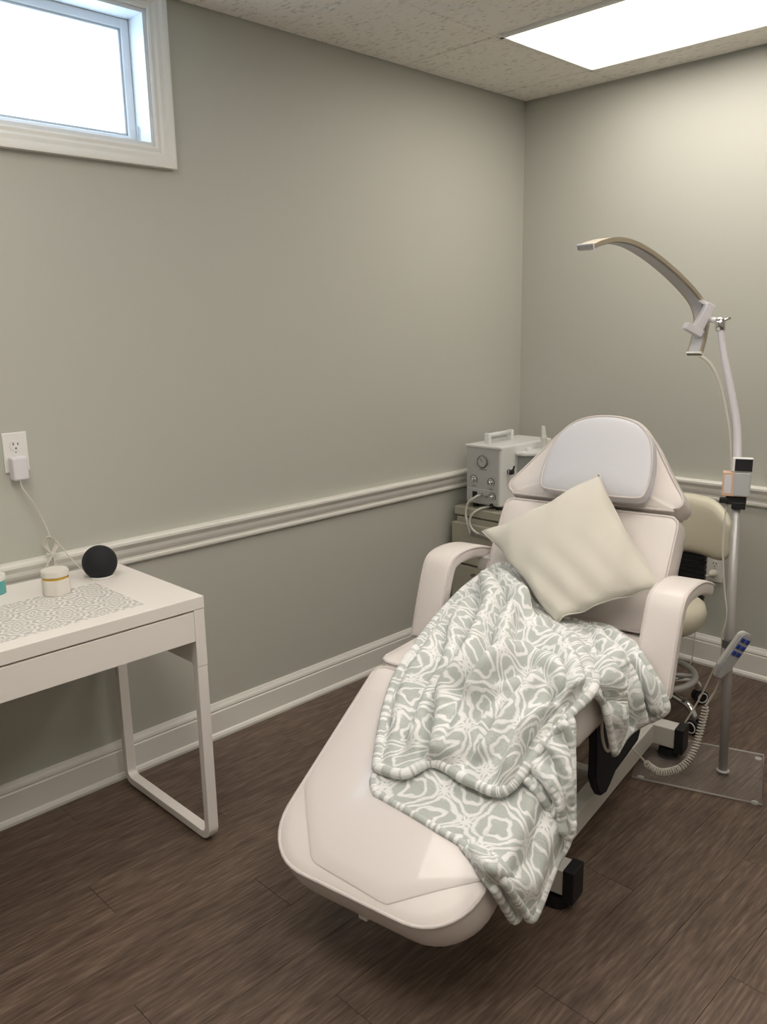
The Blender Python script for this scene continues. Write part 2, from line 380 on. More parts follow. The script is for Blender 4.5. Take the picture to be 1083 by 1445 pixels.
# ceiling: slab, hung tiles, grid bars, troffers
ce = box('ceiling', (-.1, RY, HC + .02), (RX + .1, .1, HC + .12), 'ceiling_tile', bevel=0); struct(ce, 'suspended ceiling of speckled acoustic tiles', 'ceiling')
gx = [0, .4617, .4617 + 1.22, .4617 + 2.44, RX]
gy = [0] + [-.2069 - .61 * k for k in range(8)]; gy = [y for y in gy if y > RY] + [RY]
troffers = {(1, 1): 'by the corner', (1, 5): 'over the desk side', (2, 3): 'mid', (2, 5): 'entry'}  # mid and entry ones are out of view, added as fill light on the chair
def tile_mesh(sx, sy):
    return boxes_mesh('tile', [((0, 0, .008), (sx, sy, .016))], .003, 1)
cache = {}
for i in range(len(gx) - 1):
    for j in range(len(gy) - 1):
        if (i, j) in troffers: continue
        sx, sy = round(gx[i + 1] - gx[i] - .012, 3), round(gy[j] - gy[j + 1] - .012, 3)
        if sx < .03 or sy < .03: continue
        if (sx, sy) not in cache: cache[(sx, sy)] = tile_mesh(sx, sy); cache[(sx, sy)].materials.append(MATS['ceiling_tile'])
        o = bpy.data.objects.new('tile', cache[(sx, sy)]); C.objects.link(o); o.parent = ce
        o.location = ((gx[i] + gx[i + 1]) / 2, (gy[j] + gy[j + 1]) / 2, HC + .001)
for x in gx[1:-1]: box('grid_bar', (x - .011, RY, HC + .004), (x + .011, 0, HC + .02), 'ceiling_tile', ce, 0)
for y in gy[1:-1]: box('grid_bar', (0, y - .011, HC + .005), (RX, y + .011, HC + .02), 'ceiling_tile', ce, 0)
TL = {(1, 1): 'lit ceiling troffer with ribbed diffuser above the treatment chair', (1, 5): 'lit ceiling troffer with ribbed diffuser in front of the desk', (2, 3): 'added fill troffer with ribbed diffuser, out of view, at the middle of the room', (2, 5): 'added fill troffer with ribbed diffuser, out of view, farthest from the treatment chair'}
for (i, j), lab in TL.items():
    t = thing('ceiling_light', lab, 'ceiling light', ((gx[i] + gx[i + 1]) / 2, (gy[j] + gy[j + 1]) / 2, HC), 0, 'ceiling troffers')
    hx, hy = .597, .292
    me = boxes_mesh('frame', [((0, s * hy, 0), (2 * hx + .02, .018, .014)) for s in (-1, 1)] + [((s * hx, 0, 0), (.018, 2 * hy + .02, .014)) for s in (-1, 1)], .002, 1)
    link('frame', me, 'trim_white', t)
    v, f = [], []
    box('diffuser', (-hx + .006, -hy + .006, .000), (hx - .006, hy - .006, .008), 'lamp_panel', t, .001)
# window
wn = struct(thing('window_1', 'small high window with frosted pane and white moulded casing', 'window', (0, (WY0 + WY1) / 2, (WZ0 + WZ1) / 2)))
hy, hz = (WY1 - WY0) / 2, (WZ1 - WZ0) / 2
CW = .060
cas = [(0, 0), (.010, 0), (.013, .006), (.013, .016), (.018, .024), (.020, .036), (.024, .046), (.026, .054), (.026, CW), (0, CW)]    # (out, distance from opening)
def casing(side):
    v = []
    for sgn in (-1, 1):
        for o_, dd in cas:
            if side == 'b': v.append((o_, sgn * (hy + dd), -hz - dd))
            elif side == 't': v.append((o_, sgn * (hy + dd), min(hz + dd, HC - (WZ0 + WZ1) / 2 - .002)))
            elif side == 'r': v.append((o_, hy + dd, sgn * (hz + dd) if sgn < 0 else min(hz + dd, HC - (WZ0 + WZ1) / 2 - .002)))
            else: v.append((o_, -hy - dd, sgn * (hz + dd) if sgn < 0 else min(hz + dd, HC - (WZ0 + WZ1) / 2 - .002)))
    n = len(cas); f = [tuple(range(n)), tuple(range(n, 2 * n))] + [(i, (i + 1) % n, n + (i + 1) % n, n + i) for i in range(n)]
    return pyd('casing', v, f, 'trim_white', wn)
for s in 'btrl': casing(s)
J = .004
for nm, lo, hi in (('jamb', (-.115, hy - .012, -hz), (.004, hy, hz)), ('jamb', (-.115, -hy, -hz), (.004, -hy + .012, hz)), ('window_sill', (-.115, -hy + .012, -hz), (.004, hy - .012, -hz + .012)), ('jamb', (-.115, -hy + .012, hz - .012), (.004, hy - .012, hz))):
    box(nm, lo, hi, 'window_white', wn, .001)
fy, fz = hy - .012, hz - .012
sash = boxes_mesh('sash', [((-.095, s * (fy - .014), 0), (.035, .028, 2 * fz)) for s in (-1, 1)] + [((-.095, 0, s * (fz - .014)), (.033, 2 * fy, .028)) for s in (-1, 1)], .003, 1)
link('sash', sash, 'window_white', wn)
bead = boxes_mesh('glazing_bead', [((-.088, s * (fy - .031), 0), (.012, .008, 2 * fz - .056)) for s in (-1, 1)] + [((-.088, 0, s * (fz - .031)), (.012, 2 * fy - .056, .008)) for s in (-1, 1)], .002, 1)
link('glazing_bead', bead, 'plastic_grey', wn)
box('pane', (-.104, -fy + .026, -fz + .026), (-.098, fy - .026, fz - .026), 'pane', wn, 0)
box('latch', (-.078, fy - .03, -fz + .004), (-.070, fy - .004, -fz + .016), 'plastic_grey', wn, .002)
tube('latch_pin', [(-.070, fy - .008, -fz + .01), (-.062, fy - .006, -fz + .02), (-.058, fy - .006, -fz + .055)], .0025, 'plastic_grey', wn, 6)

# ------------------------------------------------------------------ desk
dk = thing('desk', 'white desk with wide shallow drawer and bent flat-bar legs', 'desk', (0, 0, 0))
DX0, DX1, DY0, DY1 = .042, .545, -3.24, -2.192
box('desktop', (DX0, DY0, .716), (DX1, DY1, .750), 'desk_white', dk, .0015)
box('drawer_front', (DX1 - .018, DY0 + .034, .627), (DX1 - .001, DY1 - .034, .711), 'desk_white', dk, .001)
box('drawer_box', (.10, DY0 + .05, .632), (DX1 - .019, DY1 - .05, .706), 'desk_white', dk, .001)
box('back_rail', (DX0 + .002, DY0 + .03, .62), (DX0 + .018, DY1 - .03, .716), 'desk_white', dk, .001)
def leg_loop(y0, y1):
    # flat bar bent to a U, upright front and back
    W_, th = y1 - y0, .024
    xa, xb, R_ = DX0, DX1 - .002, .045
    def path(off):
        r = R_ - off; pts = [(xb - off, .55)]
        cx, cz = xb - R_, .006 + R_
        pts += [(cx + r * math.cos(a), cz + r * math.sin(a)) for a in np.linspace(0, -PI / 2, 9)]
        cx = xa + R_
        pts += [(cx + r * math.cos(a), cz + r * math.sin(a)) for a in np.linspace(-PI / 2, -PI, 9)]
        return pts + [(xa + off, .55)]
    o_, i_ = path(0), path(th)
    v = []
    for (x, z) in o_: v += [(x, y0, z), (x, y1, z)]
    n = len(v)
    for (x, z) in i_: v += [(x, y0, z), (x, y1, z)]
    f = []; K = len(o_)
    for k in range(K - 1):
        a = 2 * k
        f += [(a, a + 1, a + 3, a + 2), (n + a, n + a + 2, n + a + 3, n + a + 1), (a, a + 2, n + a + 2, n + a), (a + 1, n + a + 1, n + a + 3, a + 3)]
    f += [(0, n, n + 1, 1), (2 * K - 2, 2 * K - 1, n + 2 * K - 1, n + 2 * K - 2)]
    o = pyd('leg_frame', v, f, 'desk_white', dk)
    bv = o.modifiers.new('b', 'BEVEL'); bv.width = .002; bv.segments = 2; bv.limit_method = 'ANGLE'; bv.angle_limit = math.radians(50)
    return o
for y0, y1 in ((DY1 - .033, DY1 - .001), (DY0 + .001, DY0 + .033)):
    lg = leg_loop(y0, y1)
    yin = y0 if y0 > -2.6 else y1 - .004
    for xa, xb in ((DX0, DX0 + .026), (DX1 - .030, DX1 - .001)):
        box('leg_top', (xa, y0, .551), (xb, y1, .715), 'desk_white', lg, .001)
    box('side_panel', (DX0 + .027, y0 + .006, .551), (DX1 - .031, y1 - .006, .715), 'desk_white', lg, .001)
    for x in (DX0 + .06, DX1 - .06):
        lathe('foot_pad', [(0, 0), (.012, 0), (.012, .007), (0, .007)], 'black', lg, 14, (x, (y0 + y1) / 2, 0))
# desk mat, jars, speaker
mt_o = box('desk_mat', (-.137, -.36, 0), (.137, .36, .0012), 'mat_print', None, .0004, 1, (.352, -2.70, .750))
tag(mt_o, 'white desk mat printed with pale grey floral scrollwork', 'desk mat')
def oct_ring(r, k=6):
    return [tuple(p_) for p_ in round_poly([(r * 1.08 * math.cos(2 * PI * (j + .5) / k), r * 1.08 * math.sin(2 * PI * (j + .5) / k)) for j in range(k)], r * .55, 6)]
j1 = thing('cosmetic_jar', 'white faceted jar with gold band on the desk mat', 'jar', (.222, -2.457, .7513), .3)
prism('jar_body', oct_ring(.038), 0, .044, 'jar_white', j1, .002)
lathe('gold_band', [(0, .044), (.0335, .044), (.0335, .050), (0, .050)], 'gold', j1, 40)
prism('band_rim', oct_ring(.0362), .0445, .0505, 'gold', j1, .001)
prism('lid', oct_ring(.038), .051, .068, 'jar_white', j1, .002)
j2 = thing('cosmetic_jar', 'teal jar with white rimmed lid at the back of the desk', 'jar', (.110, -2.585, .750), 0)
lathe('jar_body', [(0, 0), (.031, 0), (.033, .003), (.033, .044), (0, .044)], 'teal', j2)
lathe('jar_base', [(0, -.0005), (.034, -.0005), (.034, .005), (.0335, .006), (0, .006)], 'plastic_white', j2, loc=(0, 0, .0006))
ld = lathe('lid', [(0, .0445), (.034, .0445), (.0345, .047), (.0345, .058), (.032, .061), (.021, .061), (.020, .060), (0, .060)], 'plastic_white', j2)
lathe('lid_disc', [(0, .0602), (.021, .0602), (.021, .0617), (0, .0617)], 'teal', ld)
sk = thing('smart_speaker', 'black fabric ball-shaped speaker at the rear corner of the desk', 'speaker', (.165, -2.298, .750), math.radians(25))
R_ = .050
lathe('fabric_body', [(.033, .005)] + [(R_ * math.cos(a), .0445 + R_ * math.sin(a)) for a in np.linspace(-.80, PI / 2 - .001, 22)] + [(0, .0445 + R_)], 'speaker_fabric', sk, 48, sharp=False)
lathe('base_ring', [(0, 0), (.036, 0), (.038, .002), (.037, .006), (.030, .007), (0, .007)], 'plastic_white', sk)
# wall outlet on the left wall
def outlet(name, label, loc, rz):
    t = thing(name, label, 'outlet', loc, rz)       # local: x right along wall, y out of wall (negative towards room), z up
    box('wall_plate', (-.035, -.006, -.057), (.035, 0, .057), 'plastic_white', t, .003)
    for dz in (.0195, -.0195):
        out_ = []
        for a in np.linspace(0, 2 * PI, 28, endpoint=False):
            out_.append((.0172 * math.cos(a), max(-.0142, min(.0142, .0172 * math.sin(a)))))
        rc = prism('receptacle', out_, 0, .003, 'plastic_white', t, .0006, mtx=Matrix.Translation((0, -.0055, dz)) @ Matrix.Rotation(PI / 2, 4, 'X'))
        for sx, h in ((-.0064, .0085), (.0064, .007)): box('slot', (sx - .0013, -.0090, dz + .001), (sx + .0013, -.0083, dz + .001 + h), 'slot_dark', rc, 0)
        lathe('ground_hole', [(0, 0), (.0024, 0), (.0024, .0008), (0, .0008)], 'slot_dark', rc, 12, (0, -.0083, dz - .0075), (PI / 2, 0, 0))
    lathe('screw', [(0, 0), (.003, 0), (.0025, .001), (0, .0012)], 'plastic_grey', t, 12, (0, -.0058, 0), (PI / 2, 0, 0))
    return t
outlet('wall_outlet', 'white outlet with a charger plugged in, above the desk', (.0005, -2.441, 1.122), PI / 2)
ad = thing('power_adapter', 'white block charger in the outlet with bundled cord to the speaker', 'charger', (.012, -2.428, 1.080), PI / 2)
box('charger_block', (-.041, -.034, -.034), (.003, .0, .033), 'plastic_lilac', ad, .006, 3)
def wp(x, y, z):     # world point to the adapter's local frame (rotated 90 deg about z)
    dx, dy, dz = x - .012, y + 2.428, z - 1.080
    return (dy, -dx, dz)
cpath = spline([wp(.030, -2.447, 1.048), wp(.034, -2.446, 1.025), wp(.035, -2.425, .985), wp(.03, -2.40, .93), wp(.03, -2.385, .885), wp(.045, -2.385, .862)], 6)
tube('cord', cpath, .0019, 'cable', ad, 6)
bp_ = []
for k in range(4):
    ph = k * .004
    bp_ += [wp(.046 + ph, -2.386 - ph, .868 + ph * .5), wp(.046, -2.376 + ph, .845), wp(.050 + ph, -2.392, .815), wp(.053, -2.404 - ph, .785 - ph), wp(.055, -2.392 + ph, .772 + ph), wp(.053 - ph, -2.384, .795), wp(.049, -2.392, .82), wp(.046, -2.397 - ph, .85)]
bp_ += [wp(.046, -2.385, .86), wp(.055, -2.365, .842), wp(.075, -2.345, .80), wp(.10, -2.33, .772), wp(.125, -2.318, .765)]
tube('cord_bundle', spline(bp_, 5), .0018, 'cable', ad, 6)
tube('twist_tie', [wp(.060 + .011 * math.cos(a) - .012, -2.390 + .012 * math.sin(a), .820) for a in np.linspace(0, 2 * PI, 14, endpoint=False)], .0016, 'plastic_white', ad, 5, True)
# outlet and plug on the back wall
outlet('wall_outlet', 'white outlet on the wall beside the lamp pole', (1.021, -.0005, .432), 0)
pg = thing('power_plug', 'small cream plug in the outlet beside the lamp pole', 'plug', (1.017, -.0105, .4125))
lathe('plug_body', [(0, 0), (.016, 0), (.017, .004), (.015, .014), (.009, .03), (.006, .036), (0, .036)], 'cable', pg, 20, (0, 0, 0), (PI / 2, 0, 0))
tube('cord', spline([(0, -.034, 0), (-.01, -.05, -.01), (-.03, -.05, -.06), (-.04, -.04, -.2), (-.05, -.045, -.405), (-.1, -.05, -.4085), (-.2, -.05, -.4085)], 6), .003, 'cable', pg, 6)

# ------------------------------------------------------------------ cabinet and device in the corner
cb = thing('drawer_cabinet', 'olive beige drawer cabinet in the corner under the white device', 'cabinet', (.03, 0, 0))
CX, CF = .40, -.555       # width, front
box('body', (.02, CF + .02, 0), (CX - .01, -.02, .61), 'cabinet_beige', cb, .002)
box('top', (.012, CF + .012, .618), (CX, -.018, .655), 'cabinet_beige', cb, .003)
box('plinth', (.03, CF + .035, .606), (CX - .012, -.02, .622), 'cabinet_beige', cb, .001)
for z0, z1 in ((.40, .585), (.205, .39), (.02, .195)):
    dr = box('drawer', (.008, CF - .002, z0), (CX, CF + .02, z1), 'cabinet_beige', cb, .003)
    tube('handle', [(.14, CF - .002, z1 - .03), (.14, CF - .025, z1 - .03), (.28, CF - .025, z1 - .03), (.28, CF - .002, z1 - .03)], .005, 'steel', dr, 8)
    lathe('lock', [(0, 0), (.008, 0), (.008, .004), (0, .004)], 'chrome', dr, 16, (.215, CF - .002, z1 - .02), (PI / 2, 0, 0))
MX, MY, MZ = .085, -.515, .6555
mc = thing('facial_machine', 'white skin treatment device with gauge, dials and carry handle', 'machine', (MX, MY, MZ))
MW, MD, MH = .193, .385, .283
fz = .018
# housing: full box left part, recess for the canister at the right-hand side
bd = box('housing', (0, .004, fz), (MW, MD, MH), 'machine_white', mc, .008, 3)
box('front_panel', (.006, -.002, fz + .008), (MW - .010, .006, MH - .012), 'machine_front', mc, .004)
box('top_lip', (0, -.006, MH - .012), (MW, .012, MH), 'machine_white', mc, .003)
for x in (.035, MW - .03):
    for y in (.03, MD - .04): lathe('rubber_foot', [(0, 0), (.014, 0), (.015, fz + .004), (0, fz + .004)], 'black', mc, 16, (x, y, 0))
hd = box('handle', (.062, .05, MH - .002), (.090, .068, MH + .046), 'machine_white', mc, .004)
box('handle_post', (.062, .215, MH - .002), (.090, .233, MH + .046), 'machine_white', hd, .004)
tube('handle_bar', [(.076, .055, MH + .036), (.076, .14, MH + .036), (.076, .228, MH + .036)], .0095, 'machine_white', hd, 14)
def dial(x, z, r, gm='chrome'):
    k = lathe('dial', [(0, 0), (r, 0), (r, .003), (r * .62, .004), (r * .58, .016), (r * .5, .018), (0, .018)], gm, mc, 24, (x, -.002, z), (PI / 2, 0, 0))
    pts = [(r * 1.25 * math.cos(a), r * 1.25 * math.sin(a), .0012) for a in np.linspace(-.6, PI + .2, 14)]
    tube('scale_arc', pts, .0013, 'print_dark', k, 5)
    return k
gg = lathe('gauge', [(0, 0), (.027, 0), (.029, .004), (.027, .010), (.024, .011), (.023, .007), (0, .007)], 'gauge_ring', mc, 36, (.098, -.002, .213), (PI / 2, 0, 0))
lathe('gauge_face', [(0, .0072), (.0228, .0072), (.0228, .0078), (0, .0078)], 'machine_front', gg, 36)
box('gauge_needle', (-.0012, -.003, .0079), (.0012, .019, .0088), 'print_dark', gg, 0, rot=(0, 0, .75))
box('gauge_caption', (.078, -.0028, .175), (.118, -.002, .178), 'print_dark', mc, 0)
dial(.048, .128, .0155); dial(.143, .124, .0155); dial(.152, .062, .0150)
box('dial_caption', (.036, -.0028, .097), (.062, -.002, .1), 'print_dark', mc, 0); box('dial_caption', (.133, -.0028, .093), (.154, -.002, .096), 'print_dark', mc, 0)
box('panel_line', (.014, -.0026, .086), (MW - .06, -.002, .0875), 'plastic_white', mc, 0)
sw = box('power_switch', (.043, -.008, .045), (.068, -.002, .075), 'black', mc, .002)
for x in (.092, .120): lathe('hose_port', [(0, 0), (.009, 0), (.009, .006), (.005, .007), (.005, .018), (0, .018)], 'steel', mc, 16, (x, -.002, .060 + (.001 if x > .1 else .003)), (PI / 2, 0, 0))
lathe('fuse_cap', [(0, 0), (.007, 0), (.006, .010), (0, .010)], 'black', mc, 14, (.150, -.002, .026), (PI / 2, 0, 0))
vk = lathe('valve_knob', [(0, 0), (.011, 0), (.012, .006), (.007, .008), (.007, .02), (0, .02)], 'chrome', mc, 20, (MW - .002, .052, .172), (0, PI / 2, 0))
box('valve_lever', (-.010, -.012, .014), (.012, .012, .030), 'black', vk, .005); tube('valve_stem', [(0, 0, .026), (-.026, .008, .030)], .004, 'black', vk, 8)
sh = prism('canister_lid', [(0, .0), (.05, .004), (.082, .03), (.094, .08), (.094, .125), (.08, .18), (0, .20)], .236, .250, 'machine_white', mc, .004, loc=(MW - .002, .10, 0))
lathe('canister', [(0, .02), (.078, .02), (.080, .03), (.080, .234), (0, .234)], 'jar_clear', mc, 40, (MW + .004, .20, 0))
for dx, dy in ((.06, -.045), (.07, -.03)): tube('canister_tube', [(MW + dx, .20 + dy, .04), (MW + dx, .20 + dy, .235)], .004, 'plastic_grey', mc, 8)
lathe('canister_cap', [(0, 0), (.012, 0), (.012, .012), (.010, .015), (0, .015)], 'machine_white', mc, 18, (MW + .030, .165, .250))
hp = lathe('hand_piece', [(0, 0), (.012, 0), (.0135, .02), (.013, .05), (.015, .052), (.015, .060), (.011, .065), (.010, .10), (.006, .108), (0, .108)], 'clear_hose', mc, 20, (MW + .05, .255, .248), (.08, -.06, 0))
tube('hose', spline([(.092, -.018, .063), (.085, -.034, .058), (.055, -.05, .03), (.045, -.055, -.02), (.060, -.058, -.065), (.075, -.058, -.11)], 8), .0055, 'clear_hose', mc, 8)
tube('hose', spline([(.125, .03, .012), (.105, -.03, .006), (.080, -.055, -.02), (.072, -.060, -.055), (.09, -.06, -.085), (.13, -.062, -.10), (.19, -.065, -.105)], 8), .0055, 'clear_hose', mc, 8)

# ------------------------------------------------------------------ treatment chair
CH = thing('treatment_chair', 'cream-white reclining facial treatment chair with padded arms and leg rest', 'chair', (1.13017, -1.54219, 0), math.radians(9))
def pad(name, outline, th, M, m, parent, dome=.012, n=96, pipe=True, bulge=.004, rnd=.016, pm_='piping', pipe_r=.0048):
    O = resample(outline, n)
    if 0.5 * np.sum(O[:, 0] * np.roll(O[:, 1], -1) - np.roll(O[:, 0], -1) * O[:, 1]) < 0: O = O[::-1]
    tg = np.roll(O, -1, 0) - np.roll(O, 1, 0); tg /= np.linalg.norm(tg, axis=1)[:, None]
    nin = np.c_[-tg[:, 1], tg[:, 0]]; cen = O.mean(0)
    rings = []
    for ins, z in ((rnd * 1.1, -th), (rnd * .3, -th + rnd * .25), (0, -th + rnd), (-bulge, -th * .55), (-bulge * .6, -th * .3), (0, -.010), (.002, -.003), (.007, .001)):
        rings.append(np.c_[O + nin * ins, np.full(n, z)])
    for s in (.93, .85, .72, .55, .38, .2):
        rings.append(np.c_[cen + (O + nin * .007 - cen) * s, np.full(n, .001 + dome * (1 - s ** 3) + .0)])
    V = np.concatenate(rings + [[[*cen, .001 + dome]], [[*cen, -th]]]); K = len(rings); f = []
    for i in range(K - 1):
        for j in range(n): k = (j + 1) % n; f.append((i * n + j, i * n + k, (i + 1) * n + k, (i + 1) * n + j))
    for j in range(n): k = (j + 1) % n; f.append(((K - 1) * n + j, (K - 1) * n + k, K * n)); f.append((k, j, K * n + 1))
    V = np.array([M @ Vector(v) for v in V])
    o = pyd(name, V, f, m, parent, True)
    if pipe:
        pth = [M @ Vector((*p, -.002)) for p in (O + nin * .002)]
        tube('piping', pth, pipe_r, pm_, o, 6, True)
    return o
def frame_mtx(org, ex, ey):
    ex, ey = Vector(ex).normalized(), Vector(ey).normalized(); ez = ex.cross(ey)
    M = Matrix((ex, ey, ez)).transposed().to_4x4(); M.translation = Vector(org); return M
PH = math.radians(59); PS = math.radians(30.5)
SEAT_Z, HINGE_Y, KNEE_Y = .57, .256, -.29
# seat
pad('seat', round_poly([(-.29, -.285), (.29, -.285), (.29, .30), (-.29, .30)], .035), .105, Matrix.Translation((0, 0, SEAT_Z - .008)), 'vinyl', CH)
# leg rest: e runs away from the seat and down
ML = frame_mtx((0, KNEE_Y, SEAT_Z - .008), (-1, 0, 0), (0, -math.cos(PS), -math.sin(PS)))
leg_out = round_poly([(-.282, .012), (.282, .012), (.270, .588), (-.270, .588)], [.03, .03, .135, .135], 12)
lr = pad('leg_rest', leg_out, .10, ML, 'vinyl', CH, dome=.014)
# clear cover sheet over the leg rest with cut-off corners
cov = round_poly([(-.268, .09), (.268, .09), (.262, .40), (.125, .555), (-.09, .570), (-.265, .44)], .02, 4)
O = resample(cov, 80); cen = np.array((0., .31)); rr = []
legO = resample(leg_out, 96); lc = legO.mean(0)
def dome_z(p):
    q = p - lc; ang = math.atan2(q[1], q[0]); A = np.arctan2(legO[:, 1] - lc[1], legO[:, 0] - lc[0]); k = np.argmin(np.abs((A - ang + PI) % (2 * PI) - PI))
    s = min(1, np.linalg.norm(q) / np.linalg.norm(legO[k] - lc)); return .001 + .014 * (1 - s ** 3) + .0016
V, f = [], []; ss = (1, .97, .85, .7, .5, .3, .12)
for s in ss:
    for p in O:
        q = cen + (p - cen) * s; V.append(ML @ Vector((q[0], q[1], dome_z(q) + (.0012 if s < 1 else -.001))))
V.append(ML @ Vector((cen[0], cen[1], dome_z(cen) + .0012)))
for i in range(len(ss) - 1):
    for j in range(80): k = (j + 1) % 80; f.append((i * 80 + j, i * 80 + k, (i + 1) * 80 + k, (i + 1) * 80 + j))
for j in range(80): f.append(((len(ss) - 1) * 80 + j, (len(ss) - 1) * 80 + (j + 1) % 80, len(ss) * 80))
pyd('protective_cover', V, f, 'vinyl_cover', lr, True)
box('pull_tab', (-.012, 0, -.02), (.012, .012, .0), 'plastic_white', lr, .003, 2, loc=tuple(ML @ Vector((.01, .578, -.10))))
# back: e runs up the back
MB_ = frame_mtx((0, HINGE_Y, SEAT_Z), (1, 0, 0), (0, math.cos(PH), math.sin(PH)))
bk = pad('backrest', round_poly([(-.29, .01), (.29, .01), (.29, .372), (-.285, .372)], .028), .115, MB_, 'vinyl', CH, dome=.018)
hs = [(-.225, .387), (.225, .387)] + [(.262, .391), (.284, .403), (.290, .422), (.280, .443), (.252, .480), (.207, .545), (.160, .612), (.110, .662), (.055, .682), (0, .687)]
hs = [(x, y) for x, y in hs] + [(-x, y) for x, y in hs[2:-1][::-1]]
hs_ = [tuple(p) for p in spline(hs, 6, True)]
hd_ = pad('head_section', hs_, .115, MB_, 'vinyl', CH, dome=.012)
hp_o = [(-.150, .392), (-.06, .388), (.06, .388), (.150, .392), (.170, .412), (.174, .46), (.168, .52), (.145, .588), (.09, .638), (0, .655), (-.09, .638), (-.145, .588), (-.168, .52), (-.174, .46), (-.170, .412)]
hp_o = [tuple(p) for p in spline([(x + .026, y) for x, y in hp_o], 6, True)]
pad('head_pillow', hp_o, .062, MB_ @ Matrix.Translation((0, 0, .074)), 'vinyl_head_daylit', CH, dome=.014, rnd=.02, pipe_r=.0038)
# arms: a padded slab bent into an inverted L
def arm(sx):
    prof = [(.040, .500), (.050, .53), (.078, .62), (.108, .70), (.132, .738), (.17, .755), (.24, .758), (.32, .748), (.39, .728), (.43, .712)]
    P_ = spline([(0, y, z) for y, z in prof], 5); n = len(P_); W_ = .100; x0 = .306
    sec = round_poly([(0, -.020), (W_, -.020), (W_, .020), (0, .020)], .012, 4); sec = [tuple(p) for p in sec]; K = len(sec)
    v, f = [], []
    for i in range(n):
        t = P_[min(i + 1, n - 1)] - P_[max(i - 1, 0)]; t /= np.linalg.norm(t); nn = np.array([0, -t[2], t[1]])
        end = min(i, n - 1 - i); sc = (.55, .85, .97)[end] if end < 3 else 1
        for a, b_ in sec:
            v.append(P_[i] + np.array([sx * (x0 + W_ / 2 + (a - W_ / 2) * (.94 + .06 * sc)), 0, 0]) + nn * (b_ * sc - .024 + (.006 * (1 - ((a - W_ / 2) / (W_ / 2)) ** 2) if b_ > 0 else 0)))
    for i in range(n - 1):
        for j in range(K): k = (j + 1) % K; f.append((i * K + j, i * K + k, (i + 1) * K + k, (i + 1) * K + j))
    f += [tuple(range(K)), tuple((n - 1) * K + j for j in range(K))]
    o = pyd('armrest', v, f, 'vinyl', CH, True)
    for xx in (x0 + .003, x0 + W_ - .003):
        pth = []
        for i in range(0, n):
            t = P_[min(i + 1, n - 1)] - P_[max(i - 1, 0)]; t /= np.linalg.norm(t); nn = np.array([0, -t[2], t[1]])
            pth.append(P_[i] + np.array([sx * xx, 0, 0]) - nn * .007)
        tube('piping', pth, .0042, 'piping', o, 6)
    box('arm_bracket', (min(sx * .28, sx * .33), .33, .66), (max(sx * .28, sx * .33), .38, .705), 'frame_white', o, .004)
arm(-1); arm(1)
# base
for sx in (-1, 1):
    box('base_rail', (sx * .168 - .022, -.20, .045), (sx * .168 + .022, .66, .115), 'frame_white', CH, .003)
for y in (-.235, .665):
    cbm = box('cross_beam', (-.262, y - .03, .045), (.262, y + .03, .115), 'frame_white', CH, .003)
    for sx in (-1, 1):
        box('end_cap', (sx * .276 - .015, y - .033, .030), (sx * .276 + .015, y + .033, .120), 'black', cbm, .003)
        lathe('foot', [(0, 0), (.032, 0), (.034, .01), (.030, .034), (.012, .036), (.012, .05), (0, .05)], 'black', cbm, 20, (sx * .235, y, 0))
for sx in (-1, 1):
    tube('lift_arm', [(sx * .11, .54, .10), (sx * .11, -.08, .42)], .020, 'frame_white', CH, 8)
    box('seat_rail', (sx * .20 - .018, -.25, .415), (sx * .20 + .018, .30, .458), 'frame_white', CH, .003)
    tube('leg_rest_strut', [ML @ Vector((-sx * .18, .45, -.112)), ML @ Vector((-sx * .18, .03, -.112))], .013, 'frame_white', CH, 8)
    tube('back_strut', [MB_ @ Vector((sx * .19, .03, -.135)), MB_ @ Vector((sx * .15, .48, -.135))], .014, 'frame_white', CH, 8)
for y in (-.23, .05, .28): box('seat_cross_bar', (-.20, y - .015, .418), (.20, y + .015, .455), 'frame_white', CH, .003)
for y in (.02, .25): box('base_cross_bar', (-.168, y - .02, .07), (.168, y + .02, .11), 'frame_white', CH, .003)
lathe('lift_motor', [(0, 0), (.03, 0), (.032, .01), (.032, .30), (.022, .31), (.015, .32), (.015, .42), (0, .42)], 'black', CH, 20, (0, .38, .11), (.75, 0, 0))
# black cover hanging at the side of the lift
pl = [(-.045, .465), (.36, .44), (.372, .292), (.346, .256), (.315, .212), (.214, .202), (.13, .196), (.094, .175), (.063, .162), (.026, .170), (.0, .20), (-.027, .246), (-.025, .329)]
prism('lift_cover', pl, -.012, .012, 'black_soft', CH, .005, mtx=frame_mtx((.232, 0, 0), (0, 1, 0), (0, 0, 1)))
tube('tie_strap', spline([(.262, -.045, .46), (.266, -.05, .40), (.270, -.035, .355), (.272, -.01, .335), (.270, .005, .36), (.266, -.005, .41), (.262, -.015, .46)], 6), .004, 'cable', CH, 6)

